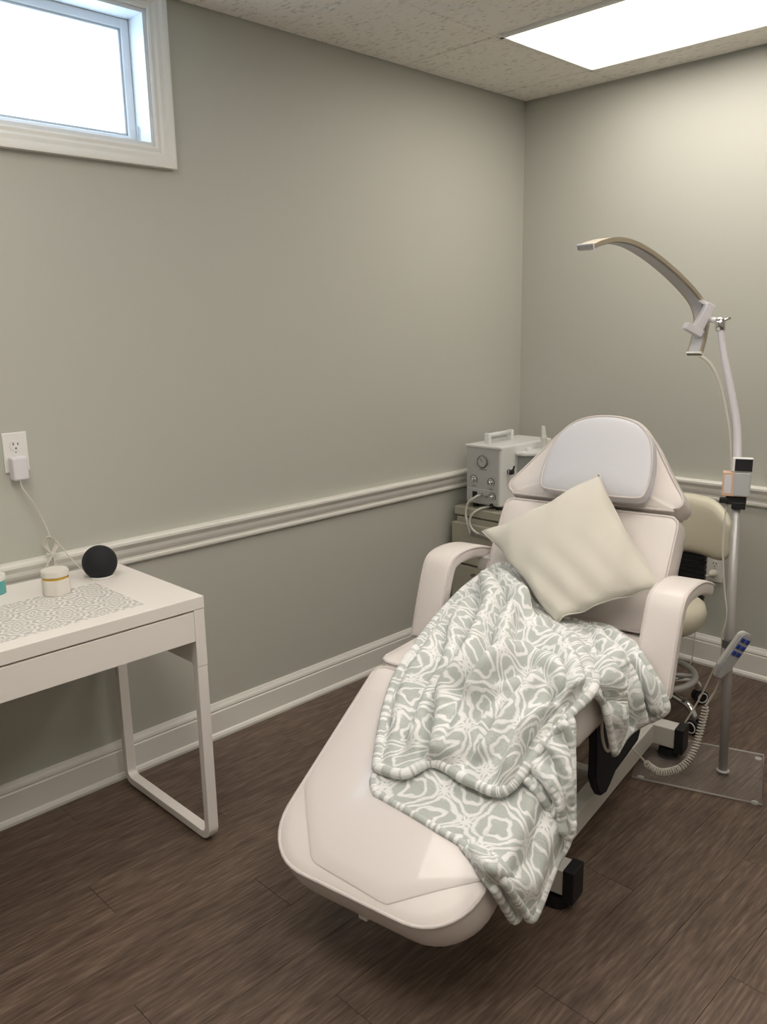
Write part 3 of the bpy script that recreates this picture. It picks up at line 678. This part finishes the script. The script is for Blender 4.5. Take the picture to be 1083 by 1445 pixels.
# ------------------------------------------------------------------ throw pillow
def throw_pillow():
    A, B, D, E_ = [np.array(p) for p in ((-.262, .250, .812), (.056, .388, 1.010), (.322, .212, .738), (.066, .070, .630))]   # left, top, right, bottom
    n = 40; v = []; idx = {}
    nrm = np.array([0, -math.sin(PH) - .1, math.cos(PH)]); nrm /= np.linalg.norm(nrm)
    def cornerness(u, w_): return (abs(2 * u - 1) ** 4) * (abs(2 * w_ - 1) ** 4)
    for side in (1, -1):
        for i in range(n + 1):
            for j in range(n + 1):
                u, w_ = i / n, j / n
                if side < 0 and (i in (0, n) or j in (0, n)): idx[(side, i, j)] = idx[(1, i, j)]; continue
                # pinch the edges inwards between the corners
                pu = u + (.5 - u) * .07 * (1 - (2 * w_ - 1) ** 2) * abs(2 * u - 1) ** 2; pw = w_ + (.5 - w_) * .07 * (1 - (2 * u - 1) ** 2) * abs(2 * w_ - 1) ** 2
                p = A * (1 - pu) * (1 - pw) + B * pu * (1 - pw) + D * pu * pw + E_ * (1 - pu) * pw
                h = (max(0, 1 - (2 * u - 1) ** 2) * max(0, 1 - (2 * w_ - 1) ** 2)) ** .42
                bu = .068 * h
                cr_ = .008 * math.sin(26 * (u - .2 * w_) + 3) * max(0, w_ - .35) * (1 - u) * 2 + .005 * math.sin(17 * (u + w_) + 1) * (1 - h) * 2
                idx[(side, i, j)] = len(v); v.append(p + nrm * (side * bu + (cr_ if side > 0 else 0)))
    f = []
    for side in (1, -1):
        for i in range(n):
            for j in range(n): f.append(tuple(idx[(side, a, b_)] for a, b_ in ((i, j), (i + 1, j), (i + 1, j + 1), (i, j + 1))))
    M = CH.matrix_basis if False else Matrix.Translation(CH.location) @ Matrix.Rotation(math.radians(9), 4, 'Z')
    v = [M @ Vector(p) for p in v]
    t = thing('throw_pillow', 'square cream velvet throw pillow leaning on the chair back', 'pillow', tuple(M @ Vector((.05, .15, .6))))
    o = Vector(t.location)
    c_ = pyd('cover', [p - o for p in v], f, 'pillow_cream', t, True)
    edge = [idx[(1, i, 0)] for i in range(n)] + [idx[(1, n, j)] for j in range(n)] + [idx[(1, n - i, n)] for i in range(n)] + [idx[(1, 0, n - j)] for j in range(n)]
    tube('seam', [v[k] - o for k in edge], .0022, 'pillow_cream', t, 5, True)
throw_pillow()

# ------------------------------------------------------------------ stool behind the chair
st = thing('rolling_stool', 'cream padded rolling stool with curved back and chrome foot ring', 'stool', (1.03, -.578, 0), 0)
lathe('seat', [(0, .345), (.12, .345), (.17, .352), (.192, .375), (.198, .41), (.190, .437), (.165, .452), (.1, .458), (0, .46)], 'stool_cream', st, 48, (0, 0, 0), sharp=False)
lathe('column', [(0, .07), (.03, .07), (.03, .2), (.02, .202), (.02, .345), (0, .345)], 'chrome', st, 20)
ringp = [(.172 * math.cos(a), .172 * math.sin(a), .155) for a in np.linspace(0, 2 * PI, 48, endpoint=False)]
fr = tube('foot_ring', ringp, .0125, 'pole_grey', st, 10, True)
for k in range(3):
    a = 2 * PI * k / 3 + .45; tube('ring_spoke', [(.02 * math.cos(a), .02 * math.sin(a), .155), (.172 * math.cos(a), .172 * math.sin(a), .155)], .009, 'pole_grey', fr, 8)
for k in range(5):
    a = 2 * PI * k / 5 + math.radians(57)
    c_, s_ = math.cos(a), math.sin(a)
    if k == 4: pass
    lg = tube('leg', spline([(.02 * c_, .02 * s_, .10), (.12 * c_, .12 * s_, .105), (.195 * c_, .195 * s_, .095), (.222 * c_, .222 * s_, .07), (.224 * c_, .224 * s_, .052)], 5), .0135, 'chrome', st, 10)
    for off in (-.012, .012):
        wh = lathe('caster', [(0, -.009), (.022, -.009), (.027, -.006), (.027, .006), (.022, .009), (0, .009)], 'black', lg, 24, (.232 * c_ - off * s_, .232 * s_ + off * c_, .0275), (PI / 2, 0, a))
    tube('wheel_rim', [(.232 * c_ + .020 * s_ * 0 + .019 * math.cos(q) * c_ + .022 * s_, .232 * s_ + .019 * math.cos(q) * s_ - .022 * c_, .0275 + .019 * math.sin(q)) for q in np.linspace(0, 2 * PI, 20, endpoint=False)], .0022, 'plastic_white', lg, 5, True)
# curved back pad
v, f = [], []; nu, nv = 25, 13; Rb = .26
def backpt(u, w_, side):
    a = math.radians(-44 + 88 * u); q = 2 * w_ - 1; p = abs(2 * u - 1)
    hh = .118 * (1 - .45 * p ** 4) ; edge = (max(0, 1 - p ** 6) * max(0, 1 - abs(q) ** 6)) ** .5
    r = Rb + side * .024 * edge
    return np.array([-.015 + r * math.sin(a), .075 + r * math.cos(a), .672 + q * hh - .03 * p ** 2])
for side in (1, -1):
    for i in range(nu):
        for j in range(nv): v.append(backpt(i / (nu - 1), j / (nv - 1), side))
for s in (0, nu * nv):
    for i in range(nu - 1):
        for j in range(nv - 1): f.append((s + i * nv + j, s + (i + 1) * nv + j, s + (i + 1) * nv + j + 1, s + i * nv + j + 1))
br = pyd('backrest', v, f, 'stool_cream', st, True)
bm = bmesh.new(); bm.from_mesh(br.data); bmesh.ops.remove_doubles(bm, verts=bm.verts, dist=.0008); bmesh.ops.recalc_face_normals(bm, faces=bm.faces); bm.to_mesh(br.data); bm.free(); br.data.shade_smooth()
sl = []
for k in range(15): sl += [(.352 + k * .016, .004), (.352 + k * .016 + .008, -.004)]
bl = boxes_mesh('bellows', [((-.01, .352 + (.0 if k % 2 else .004), .36 + k * .0105), (.105 + (.008 if k % 2 else 0), .022, .0105)) for k in range(20)], .002, 1)
link('back_bellows', bl, 'black', st)
box('back_bracket', (-.04, .1, .335), (.02, .36, .349), 'black', st, .003)

# ------------------------------------------------------------------ lamp on an acrylic foot
ls = thing('floor_lamp', 'half-moon lamp on a grey pole with clear acrylic foot plate', 'lamp', (1.446, -.842, 0))
O_ = Vector((1.446, -.842, 0))
def lp(p): return tuple(Vector(p) - O_)
prism('acrylic_base', [lp((*q, 0))[:2] for q in ((1.245, -1.072), (1.612, -.945), (1.500, -.640), (1.135, -.765))], .004, .0125, 'acrylic', ls, .0015)
tube('base_edge', [lp((*q, .0085)) for q in ((1.245, -1.072), (1.612, -.945), (1.500, -.640), (1.135, -.765))], .0028, 'acrylic_edge', ls, 6, True)
for q in ((1.588, -.940), (1.492, -.665), (1.262, -1.045), (1.16, -.78)):
    x, y, _ = lp((*q, 0)); lathe('foot_pad', [(0, 0), (.011, 0), (.011, .0036), (0, .0036)], 'clear_hose', ls, 16, (x, y, 0))
lathe('pole_flange', [(0, .0126), (.020, .0126), (.021, .016), (.016, .020), (0, .020)], 'pole_grey', ls, 24)
tube('pole', [lp((1.446, -.842, .013)), lp((1.437, -.850, .45)), lp((1.428, -.858, .96))], [.0142, .0142, .0125], 'pole_grey', ls, 18)
gp = spline([(1.428, -.858, .955), (1.420, -.853, 1.045), (1.404, -.838, 1.145), (1.376, -.833, 1.25), (1.345, -.829, 1.355), (1.326, -.822, 1.432)], 8)
tube('gooseneck', [lp(p) for p in gp], [.0135 - .004 * k / len(gp) for k in range(len(gp))], 'plastic_lilac', ls, 14)
jt = tube('ball_joint', [lp((1.327, -.823, 1.425)), lp((1.322, -.820, 1.452)), lp((1.320, -.819, 1.462))], [.0135, .0155, .011], 'chrome', ls, 16)
tube('wing_screw', [lp((1.324, -.820, 1.452)), lp((1.345, -.800, 1.462))], .004, 'chrome', jt, 8)
tube('joint_stem', [lp((1.322, -.820, 1.452)), lp((1.285, -.800, 1.458))], .009, 'plastic_white', ls, 10)
# arch: swept band in an upright plane, light strip on the inner side
arch = spline([(1.243, -.808, 1.352), (1.242, -.780, 1.405), (1.240, -.768, 1.462), (1.232, -.800, 1.516), (1.222, -.906, 1.576), (1.215, -1.035, 1.627), (1.211, -1.135, 1.656), (1.208, -1.207, 1.669), (1.206, -1.281, 1.671), (1.206, -1.355, 1.659), (1.206, -1.400, 1.646)], 6)
def band(name, off0, off1, w_, m, parent, a0=0, a1=None):
    P_ = arch[a0:a1]; v, f = [], []; n = len(P_)
    for i in range(n):
        t = P_[min(i + 1, n - 1)] - P_[max(i - 1, 0)]; t /= np.linalg.norm(t); side = np.array([1., 0, 0]); side -= t * (side @ t); side /= np.linalg.norm(side)
        nn = np.cross(side, t)                     # inward (towards the face below)
        if nn[2] > 0 and i > n // 2: nn = -nn
        if i == 0: ref = nn if nn[1] < 0 else -nn
        else: ref = nn if nn @ ref > 0 else -nn
        for o_, s in ((off0, -w_), (off0, w_), (off1, w_), (off1, -w_)): v.append(lp(P_[i] + ref * o_ + side * s))
    for i in range(n - 1):
        for j in range(4): k = (j + 1) % 4; f.append((4 * i + j, 4 * i + k, 4 * i + 4 + k, 4 * i + 4 + j))
    f += [(0, 1, 2, 3), tuple(4 * (n - 1) + j for j in range(4))]
    return pyd(name, v, f, m, parent)
lb = band('lamp_arch', -.006, .006, .0235, 'gilt', ls)
band('light_strip', .0062, .0085, .0175, 'diffuser_grey', lb)
band('arch_tip', -.0075, .009, .0245, 'plastic_lilac', lb, len(arch) - 2)
band('arch_end', -.0075, .009, .0245, 'plastic_white', lb, 0, 2)
cz = Vector((.022, .026, .064)).normalized(); cx_ = Vector((1, -.85, 0)); cx_ = (cx_ - cz * cx_.dot(cz)).normalized(); ck = Matrix((cx_, cz.cross(cx_), cz)).transposed()
cl = boxes_mesh('clamp', [(lp((1.262, -.800, 1.467)), (.026, .030, .084), ck), (lp((1.254, -.786, 1.506)), (.030, .052, .012), ck), (lp((1.240, -.822, 1.428)), (.034, .058, .022), ck)], .003, 2)
link('clamp', cl, 'plastic_lilac', ls)
tube('power_cord', [lp(p) for p in spline([(1.256, -.800, 1.350), (1.290, -.785, 1.318), (1.33, -.795, 1.25), (1.372, -.82, 1.15), (1.395, -.835, 1.05), (1.405, -.845, .97), (1.404, -.868, .91), (1.402, -.872, .80), (1.408, -.872, .72), (1.418, -.866, .62), (1.428, -.862, .55), (1.417, -.86, .48), (1.42, -.864, .42), (1.400, -.865, .36), (1.36, -.86, .25), (1.32, -.87, .15)], 6)], [.0052 if k < 34 else .0026 for k in range(91)], 'cable', ls, 8)
# device clamped on the pole
dv = thing('clip_device', 'small pale box with peach side and dark screen clamped to the lamp pole', 'device', (1.432, -.872, .915), math.radians(22))
kb = boxes_mesh('pole_clamp', [((0, .016, .008), (.058, .044, .026)), ((-.034, .002, .006), (.026, .020, .016)), ((.008, .012, -.008), (.04, .04, .022))], .003, 2)
link('pole_clamp', kb, 'black', dv)
box('box', (-.042, -.016, .022), (.034, .016, .096), 'peach', dv, .003)
box('face_plate', (-.010, -.019, .024), (.037, .0155, .096), 'plastic_grey', dv, .003)
box('paper_label', (-.036, -.0172, .032), (-.016, -.0162, .088), 'plastic_lilac', dv, 0)
sc = box('display_case', (-.018, -.017, .097), (.040, .005, .140), 'plastic_white', dv, .003)
box('screen', (-.010, -.0185, .100), (.0385, -.016, .137), 'screen', sc, .001)
# hand control hooked on the pole, coiled cord
rm = thing('hand_control', 'grey hand control with blue buttons hooked on the lamp pole', 'remote control', (1.455, -.868, .43), 0)
ry = Vector((.36, .34, .86)).normalized(); rx = Vector((.34, .80, -.15)); rx = (rx - ry * rx.dot(ry)).normalized()
Mr = frame_mtx((0, 0, 0), rx, ry)
ro = round_poly([(-.012, -.085), (.012, -.085), (.029, -.045), (.029, .082), (-.029, .082), (-.029, -.045)], [.008, .008, .02, .018, .018, .02], 5)
body = prism('case', ro, -.011, .011, 'plastic_grey', rm, .004, mtx=Mr)
prism('bezel', [(x * 1.04, y * 1.02) for x, y in ro], -.006, .003, 'cable', rm, .002, mtx=Mr)
for c_ in range(2):
    for r_ in range(3):
        link('button', boxes_mesh('button', [((-.0115 + c_ * .023, .058 - r_ * .024, .0125), (.016, .015, .006))], .002, 2), 'button_blue', rm).matrix_local = Mr
hk = boxes_mesh('hook', [((-.018, .010, .03), (.028, .03, .03))], .003, 1); link('hook', hk, 'print_dark', rm)
bot = Mr @ Vector((0, -.085, 0))
p = np.array
def rl(q): return p(q) - p((1.455, -.868, .43))
cc = [rl(q) for q in ((1.435, -.845, .355), (1.415, -.84, .33), (1.395, -.835, .27), (1.375, -.84, .225))]
cc[0] = p(bot) ; plain = spline(cc, 6)
axis = spline([rl(q) for q in ((1.375, -.84, .225), (1.372, -.86, .155), (1.368, -.90, .075), (1.352, -.95, .034), (1.325, -1.02, .035), (1.302, -1.06, .06), (1.29, -1.08, .085))], 14)
ax = p(axis); dl = np.r_[0, np.cumsum(np.linalg.norm(np.diff(ax, axis=0), axis=1))]
coil = []; turns = 40; NN = turns * 9
tot = dl[-1]
for k in range(NN + 1):
    s = tot * k / NN; c_ = p([np.interp(s, dl, ax[:, q]) for q in range(3)]); s2 = min(tot, s + .004); s1 = max(0, s - .004)
    t = p([np.interp(s2, dl, ax[:, q]) for q in range(3)]) - p([np.interp(s1, dl, ax[:, q]) for q in range(3)]); t /= np.linalg.norm(t)
    u = np.cross(t, (.3, .9, .2)); u /= np.linalg.norm(u); w2 = np.cross(t, u); a = 2 * PI * turns * k / NN
    fade = min(1, k / 12, (NN - k) / 12)
    coil.append(c_ + .0105 * fade * (math.cos(a) * u + math.sin(a) * w2))
tail = spline([axis[-1], rl((1.28, -1.10, .11)), rl((1.265, -1.14, .15)), rl((1.255, -1.20, .19)), rl((1.24, -1.25, .22))], 6)
tube('cord', plain, .0035, 'cable', rm, 6)
tube('coiled_cord', coil, .0024, 'cable', rm, 5)
tube('cord', tail, .0035, 'cable', rm, 6)

# ------------------------------------------------------------------ blanket: sheets of one throw, relaxed as cloth on the chair (chair-local coordinates)
NETS = {
    'cover': [
        [(-0.063, -0.607, 0.389), (0.032, -0.617, 0.383), (0.125, -0.629, 0.376), (0.207, -0.642, 0.371), (0.306, -0.688, 0.375), (0.330, -0.603, 0.235)],
        [(-0.088, -0.584, 0.407), (0.030, -0.571, 0.411), (0.147, -0.577, 0.407), (0.252, -0.595, 0.399), (0.310, -0.581, 0.339), (0.336, -0.582, 0.234)],
        [(-0.095, -0.536, 0.431), (0.016, -0.519, 0.441), (0.127, -0.511, 0.446), (0.227, -0.514, 0.446), (0.308, -0.520, 0.409), (0.340, -0.500, 0.303)],
        [(-0.106, -0.475, 0.467), (0.008, -0.460, 0.476), (0.121, -0.453, 0.480), (0.217, -0.444, 0.487), (0.305, -0.453, 0.477), (0.345, -0.436, 0.346)],
        [(-0.118, -0.412, 0.504), (0.000, -0.398, 0.512), (0.116, -0.393, 0.515), (0.213, -0.385, 0.522), (0.305, -0.393, 0.527), (0.335, -0.414, 0.459)],
        [(-0.120, -0.343, 0.545), (0.000, -0.331, 0.552), (0.105, -0.322, 0.557), (0.214, -0.313, 0.564), (0.300, -0.355, 0.584), (0.315, -0.367, 0.544)],
    ],
    'tuck': [
        [(0.187, -0.638, 0.367), (0.209, -0.627, 0.376), (0.234, -0.624, 0.377)],
        [(0.234, -0.659, 0.354), (0.296, -0.717, 0.414), (0.302, -0.662, 0.377)],
        [(0.294, -0.695, 0.351), (0.300, -0.670, 0.338), (0.304, -0.614, 0.305)],
        [(0.300, -0.656, 0.286), (0.306, -0.642, 0.283), (0.310, -0.604, 0.261)],
        [(0.306, -0.628, 0.238), (0.310, -0.626, 0.237), (0.312, -0.617, 0.236)],
    ],
    'bunch': [
        [(-0.224, 0.218, 0.698), (-0.197, 0.241, 0.713), (-0.150, 0.246, 0.703), (-0.046, 0.147, 0.653), (0.024, 0.145, 0.623), (0.100, 0.175, 0.603)],
        [(-0.272, 0.133, 0.643), (-0.142, 0.070, 0.688), (-0.041, 0.044, 0.688), (0.048, 0.026, 0.643), (0.122, 0.042, 0.628), (0.172, 0.103, 0.613)],
        [(-0.255, -0.058, 0.603), (-0.119, -0.113, 0.648), (-0.004, -0.141, 0.668), (0.092, -0.132, 0.648), (0.178, -0.104, 0.638), (0.249, -0.041, 0.613)],
        [(-0.194, -0.259, 0.593), (-0.066, -0.291, 0.627), (0.049, -0.304, 0.640), (0.157, -0.302, 0.646), (0.243, -0.276, 0.648), (0.290, -0.172, 0.618)],
        [(-0.180, -0.363, 0.547), (-0.064, -0.379, 0.564), (0.051, -0.382, 0.576), (0.162, -0.387, 0.589), (0.248, -0.360, 0.602), (0.318, -0.265, 0.618)],
        [(-0.143, -0.465, 0.487), (-0.033, -0.474, 0.498), (0.068, -0.476, 0.510), (0.172, -0.473, 0.522), (0.244, -0.448, 0.550), (0.294, -0.353, 0.581)],
        [(-0.092, -0.566, 0.432), (-0.010, -0.569, 0.443), (0.041, -0.521, 0.466), (0.151, -0.540, 0.463), (0.236, -0.534, 0.469), (0.271, -0.435, 0.541)],
    ],
    'drape': [
        [(0.094, 0.173, 0.598), (0.160, 0.117, 0.608), (0.219, -0.062, 0.623), (0.259, -0.185, 0.628), (0.291, -0.236, 0.618)],
        [(0.161, 0.204, 0.598), (0.244, 0.074, 0.613), (0.283, -0.088, 0.618), (0.308, -0.190, 0.618), (0.323, -0.262, 0.613)],
        [(0.244, 0.151, 0.598), (0.304, 0.045, 0.596), (0.312, -0.037, 0.574), (0.318, -0.127, 0.574), (0.312, -0.184, 0.557)],
        [(0.331, 0.030, 0.607), (0.366, -0.000, 0.562), (0.345, -0.034, 0.522), (0.335, -0.095, 0.499), (0.325, -0.182, 0.526)],
        [(0.400, 0.000, 0.537), (0.412, -0.000, 0.486), (0.352, 0.012, 0.430), (0.342, -0.076, 0.435), (0.335, -0.142, 0.407)],
    ],
    'flap': [
        [(0.242, -0.483, 0.484), (0.271, -0.431, 0.525), (0.330, -0.445, 0.616)],
        [(0.283, -0.499, 0.475), (0.318, -0.477, 0.518), (0.345, -0.441, 0.555)],
        [(0.312, -0.495, 0.445), (0.340, -0.486, 0.480), (0.355, -0.455, 0.494)],
        [(0.325, -0.466, 0.400), (0.350, -0.479, 0.425), (0.360, -0.461, 0.428)],
        [(0.350, -0.475, 0.373), (0.360, -0.479, 0.372), (0.366, -0.471, 0.377)],
    ],
}
def support(y): return np.where(y > KNEE_Y, SEAT_Z + .004, SEAT_Z + .004 - (KNEE_Y - y) * math.tan(PS))
def catmull_resample(P_, n, axis):
    P_ = np.moveaxis(P_, axis, 0); K = len(P_); out = []
    Pe = np.concatenate([[2 * P_[0] - P_[1]], P_, [2 * P_[-1] - P_[-2]]])
    for t in np.linspace(0, K - 1 - 1e-9, n):
        i = int(t); s = t - i; a, b_, c, d = Pe[i:i + 4]
        out.append(.5 * (2 * b_ + (c - a) * s + (2 * a - 5 * b_ + 4 * c - d) * s * s + (3 * b_ - a - 3 * c + d) * s ** 3))
    return np.moveaxis(np.array(out), 0, axis)
def relax(net, nr, nc, stretch, clear, steps, soft, seed, amp, grav=.00012, folds=5, ridges=(), pin=(1, 1, 1, 1)):
    rng = np.random.default_rng(seed)
    X = catmull_resample(catmull_resample(np.array(net, float), nr, 0), nc, 1); X0 = X.copy()
    def L_(a, b_): return np.linalg.norm(a - b_, axis=2)
    w_ = np.ones((nr, nc, 1))
    if pin[0]: w_[0] = 0
    if pin[1]: w_[-1] = 0
    if pin[2]: w_[:, 0] = 0
    if pin[3]: w_[:, -1] = 0
    u = np.linspace(0, 1, nc)[None, :]; v = np.linspace(0, 1, nr)[:, None]
    ph = rng.uniform(0, 6, 6)
    edge = np.minimum(np.minimum(u, 1 - u) * 5, 1) * np.minimum(np.minimum(v, 1 - v) * 5, 1)
    bump = np.sin(2 * PI * folds * (u + .12 * np.sin(3 * v + ph[0])) + ph[1]) + .6 * np.sin(2 * PI * folds * .55 * (u - .25 * v) + ph[2]) + .45 * np.sin(2 * PI * (2.6 * v + 1.7 * u) + ph[3]) + .3 * np.sin(2 * PI * (4.2 * v - 2.7 * u) + ph[4])
    nrm = np.cross(np.gradient(X, axis=1), np.gradient(X, axis=0)); nrm /= np.linalg.norm(nrm, axis=2)[..., None] + 1e-9
    nrm *= np.sign((nrm * np.array([.35, -.3, 1.])).sum(2))[..., None]
    disp = amp * bump * edge
    for line, A_, wd in ridges:      # hand-laid folds: a rounded crest with a sharper valley on its right-hand side
        q = np.array([tuple(p_) for p_ in spline([(*p_, 0) for p_ in line], 8)])[:, :2]; g = np.stack(np.broadcast_arrays(u, v), -1)
        dif = g[:, :, None] - q[None, None]; d2 = (dif ** 2).sum(3); k_ = d2.argmin(2)
        tg = np.gradient(q, axis=0); tg /= np.linalg.norm(tg, axis=1)[:, None] + 1e-9
        dk_ = np.take_along_axis(dif, k_[..., None, None], 2)[:, :, 0]; tk = tg[k_]
        sd = (dk_[..., 0] * tk[..., 1] - dk_[..., 1] * tk[..., 0]); al = (dk_ * tk).sum(2); dd = np.sqrt(d2.min(2))
        fall = np.exp(-(np.abs(al) / .05) ** 2)
        disp = disp + A_ * (np.exp(-(sd / wd) ** 2) - 1.0 * np.exp(-((sd + wd * 1.35) / (wd * .5)) ** 2)) * fall * np.minimum(edge * 2.2, 1)
    X = X + nrm * disp[..., None] * w_
    base_ = X.copy()
    su, sv = stretch
    cons = []
    for k, st in ((1, 1.), (2, .35), (4, .22)):
        cons.append(('h', k, L_(X[:, k:], X[:, :-k]) * su, st)); cons.append(('v', k, L_(X[k:], X[:-k]) * sv, st))
    dg = L_(X[1:, 1:], X[:-1, :-1]) * (su + sv) / 2, L_(X[1:, :-1], X[:-1, 1:]) * (su + sv) / 2
    def solve(A, B, wa, wb, rest, st):
        d = B - A; l = np.linalg.norm(d, axis=2, keepdims=True) + 1e-9; s = wa + wb; s = np.where(s == 0, 1, s)
        c = d * ((l - rest[..., None]) / l * st / s)
        A += c * wa; B -= c * wb
    V = np.zeros_like(X)
    for it in range(steps):
        Xp = X.copy(); X = X + V * .9 * w_; X[..., 2] -= grav * w_[..., 0]
        X += (base_ - X) * soft * w_
        for _ in range(3):
            for kind, k, rest, st in cons:
                for ofs in range(2 * k if k == 1 else 2):
                    if kind == 'h':
                        idx = np.concatenate([np.arange(s, nc - k, 2 * k) for s in range(ofs * k, ofs * k + k)]) if k > 1 else np.arange(ofs, nc - 1, 2)
                        if len(idx) == 0: continue
                        A, B = X[:, idx], X[:, idx + k]; solve(A, B, w_[:, idx], w_[:, idx + k], rest[:, idx], st); X[:, idx] = A; X[:, idx + k] = B
                    else:
                        idx = np.concatenate([np.arange(s, nr - k, 2 * k) for s in range(ofs * k, ofs * k + k)]) if k > 1 else np.arange(ofs, nr - 1, 2)
                        if len(idx) == 0: continue
                        A, B = X[idx], X[idx + k]; solve(A, B, w_[idx], w_[idx + k], rest[idx], st); X[idx] = A; X[idx + k] = B
        # keep off the cushions
        h = support(X[..., 1]) + clear; inside = (X[..., 2] < h) & (X[..., 0] < .296)
        up, outw = h - X[..., 2], .296 - X[..., 0]
        lift = inside & (up <= outw * 1.2 + .01)
        X[..., 2] = np.where(lift, h, X[..., 2]); X[..., 0] = np.where(inside & ~lift, .296 + clear * .5, X[..., 0])
        V = np.clip((X - Xp), -.01, .01) * w_
    for _ in range(1):
        Xs = X.copy(); Xs[1:-1, 1:-1] = (X[1:-1, 1:-1] * 2 + X[:-2, 1:-1] + X[2:, 1:-1] + X[1:-1, :-2] + X[1:-1, 2:]) / 6; X = Xs
    return X
def build_blanket():
    M = Matrix.Translation(CH.location) @ Matrix.Rotation(math.radians(9), 4, 'Z')
    org = M @ Vector((.05, -.2, .58))
    t = thing('blanket', 'sage grey fleece throw with white lattice pattern draped over the chair', 'blanket', tuple(org))
    RB = [([(.09, .06), (.30, .25), (.34, .48), (.31, .67), (.38, .97)], .042, .050), ([(.41, .20), (.48, .46), (.44, .63)], .036, .045),
          ([(.48, .53), (.57, .44), (.74, .47), (.88, .64)], .030, .038), ([(.68, .52), (.63, .69), (.58, .84)], .030, .042),
          ([(.13, .20), (.23, .54), (.21, .84)], .026, .045), ([(.09, .36), (.08, .67), (.08, .94)], .018, .04),
          ([(.57, .27), (.81, .36), (.90, .59), (.79, .80)], .030, .042), ([(.74, .20), (.90, .37), (.97, .51)], .018, .04),
          ([(.46, .94), (.42, .73), (.48, .60)], .024, .042), ([(.80, .99), (.76, .86), (.80, .72)], .034, .045), ([(.22, .03), (.36, .12), (.5, .2), (.62, .2)], .024, .04)]
    RD = [([(.95, 1.0), (.90, .66), (.62, .22)], .036, .08), ([(.58, 1.0), (.52, .5), (.30, .05)], .030, .08), ([(.34, .95), (.28, .6), (.2, .2)], .024, .07)]
    RC = [([(.62, .05), (.72, .35), (.80, .8)], .014, .05), ([(.2, .15), (.4, .5), (.6, .9)], .006, .08), ([(.86, .05), (.88, .5), (.9, .9)], .018, .05)]
    RF = [([(.3, .0), (.35, .5), (.4, 1.)], .022, .14), ([(.75, .0), (.75, .5), (.75, 1.)], .018, .12)]
    spec = [  # net, rows, cols, stretch, clearance, steps, pull to net, seed, seed amplitude, folds, uv angle, uv offset, ridges
        ('cover', 56, 60, (1.01, 1.01), .006, 40, .10, 2, .0025, 3, .62, (.03, .02), RC),
        ('tuck', 30, 12, (1.02, 1.02), .004, 20, .10, 3, .002, 1, .3, (.3, .2), ()),
        ('bunch', 90, 90, (1.03, 1.02), .018, 40, .12, 5, .0050, 4.5, .25, (.4, .1), RB),
        ('drape', 48, 52, (1.06, 1.04), .012, 45, .10, 8, .005, 3, .9, (.7, .5), RD),
        ('flap', 44, 26, (1.05, 1.03), .018, 40, .10, 9, .004, 1.5, .5, (.2, .8), RF)]
    V, F_, UV = [], [], []; borders = []
    for nm, nr, nc, stt, cl_, steps, soft, seed, amp, folds, ua, uo, rg in spec:
        X = relax(NETS[nm], nr, nc, stt, cl_, steps, soft, seed, amp, folds=folds, ridges=rg)
        o = len(V)
        du = np.linalg.norm(np.diff(X, axis=1), axis=2); dv = np.linalg.norm(np.diff(X, axis=0), axis=2)     # true cloth lengths, so the print follows the folds
        for _ in range(6): du[1:-1] = (du[:-2] + 2 * du[1:-1] + du[2:]) / 4; dv[:, 1:-1] = (dv[:, :-2] + 2 * dv[:, 1:-1] + dv[:, 2:]) / 4
        gu = np.concatenate([np.zeros((nr, 1)), np.cumsum(du, 1)], 1); gu -= gu[:, nc // 2:nc // 2 + 1]
        gv = np.concatenate([np.zeros((1, nc)), np.cumsum(dv, 0)], 0); gv -= gv[nr // 2:nr // 2 + 1]
        ca, sa = math.cos(ua), math.sin(ua)
        for i in range(nr):
            for j in range(nc):
                V.append(M @ Vector(X[i, j]) - org); a, b_ = gu[i, j], gv[i, j]; UV.append((a * ca - b_ * sa + uo[0], a * sa + b_ * ca + uo[1]))
        for i in range(nr - 1):
            for j in range(nc - 1): F_.append((o + i * nc + j, o + i * nc + j + 1, o + (i + 1) * nc + j + 1, o + (i + 1) * nc + j))
        bd_ = [(0, j) for j in range(nc)] + [(i, nc - 1) for i in range(1, nr)] + [(nr - 1, j) for j in range(nc - 2, -1, -1)] + [(i, 0) for i in range(nr - 2, 0, -1)]
        borders.append([o + i * nc + j for i, j in bd_])
    me = bpy.data.meshes.new('fleece'); me.from_pydata([tuple(v) for v in V], [], F_); me.update()
    uvl = me.uv_layers.new(name='UVMap')
    for lp_ in me.loops: uvl.data[lp_.index].uv = UV[lp_.vertex_index]
    ob = link('fleece_sheet', me, 'fleece', t, smooth=True)
    sm = ob.modifiers.new('thick', 'SOLIDIFY'); sm.thickness = .011; sm.offset = 0
    ss_ = ob.modifiers.new('sub', 'SUBSURF'); ss_.levels = 1; ss_.render_levels = 1
    for q_, bdr in enumerate(borders):
        pth = [np.array(V[k]) for k in bdr]; v, f = tube_geo(pth, .0125 if q_ == 2 else .0098, 8, True)
        h_ = pyd('hem', v, f, 'fleece', t, True)
        u2 = h_.data.uv_layers.new(name='UVMap')
        for lp_ in h_.data.loops: u2.data[lp_.index].uv = UV[bdr[min(lp_.vertex_index // 8, len(bdr) - 1)]]
build_blanket()
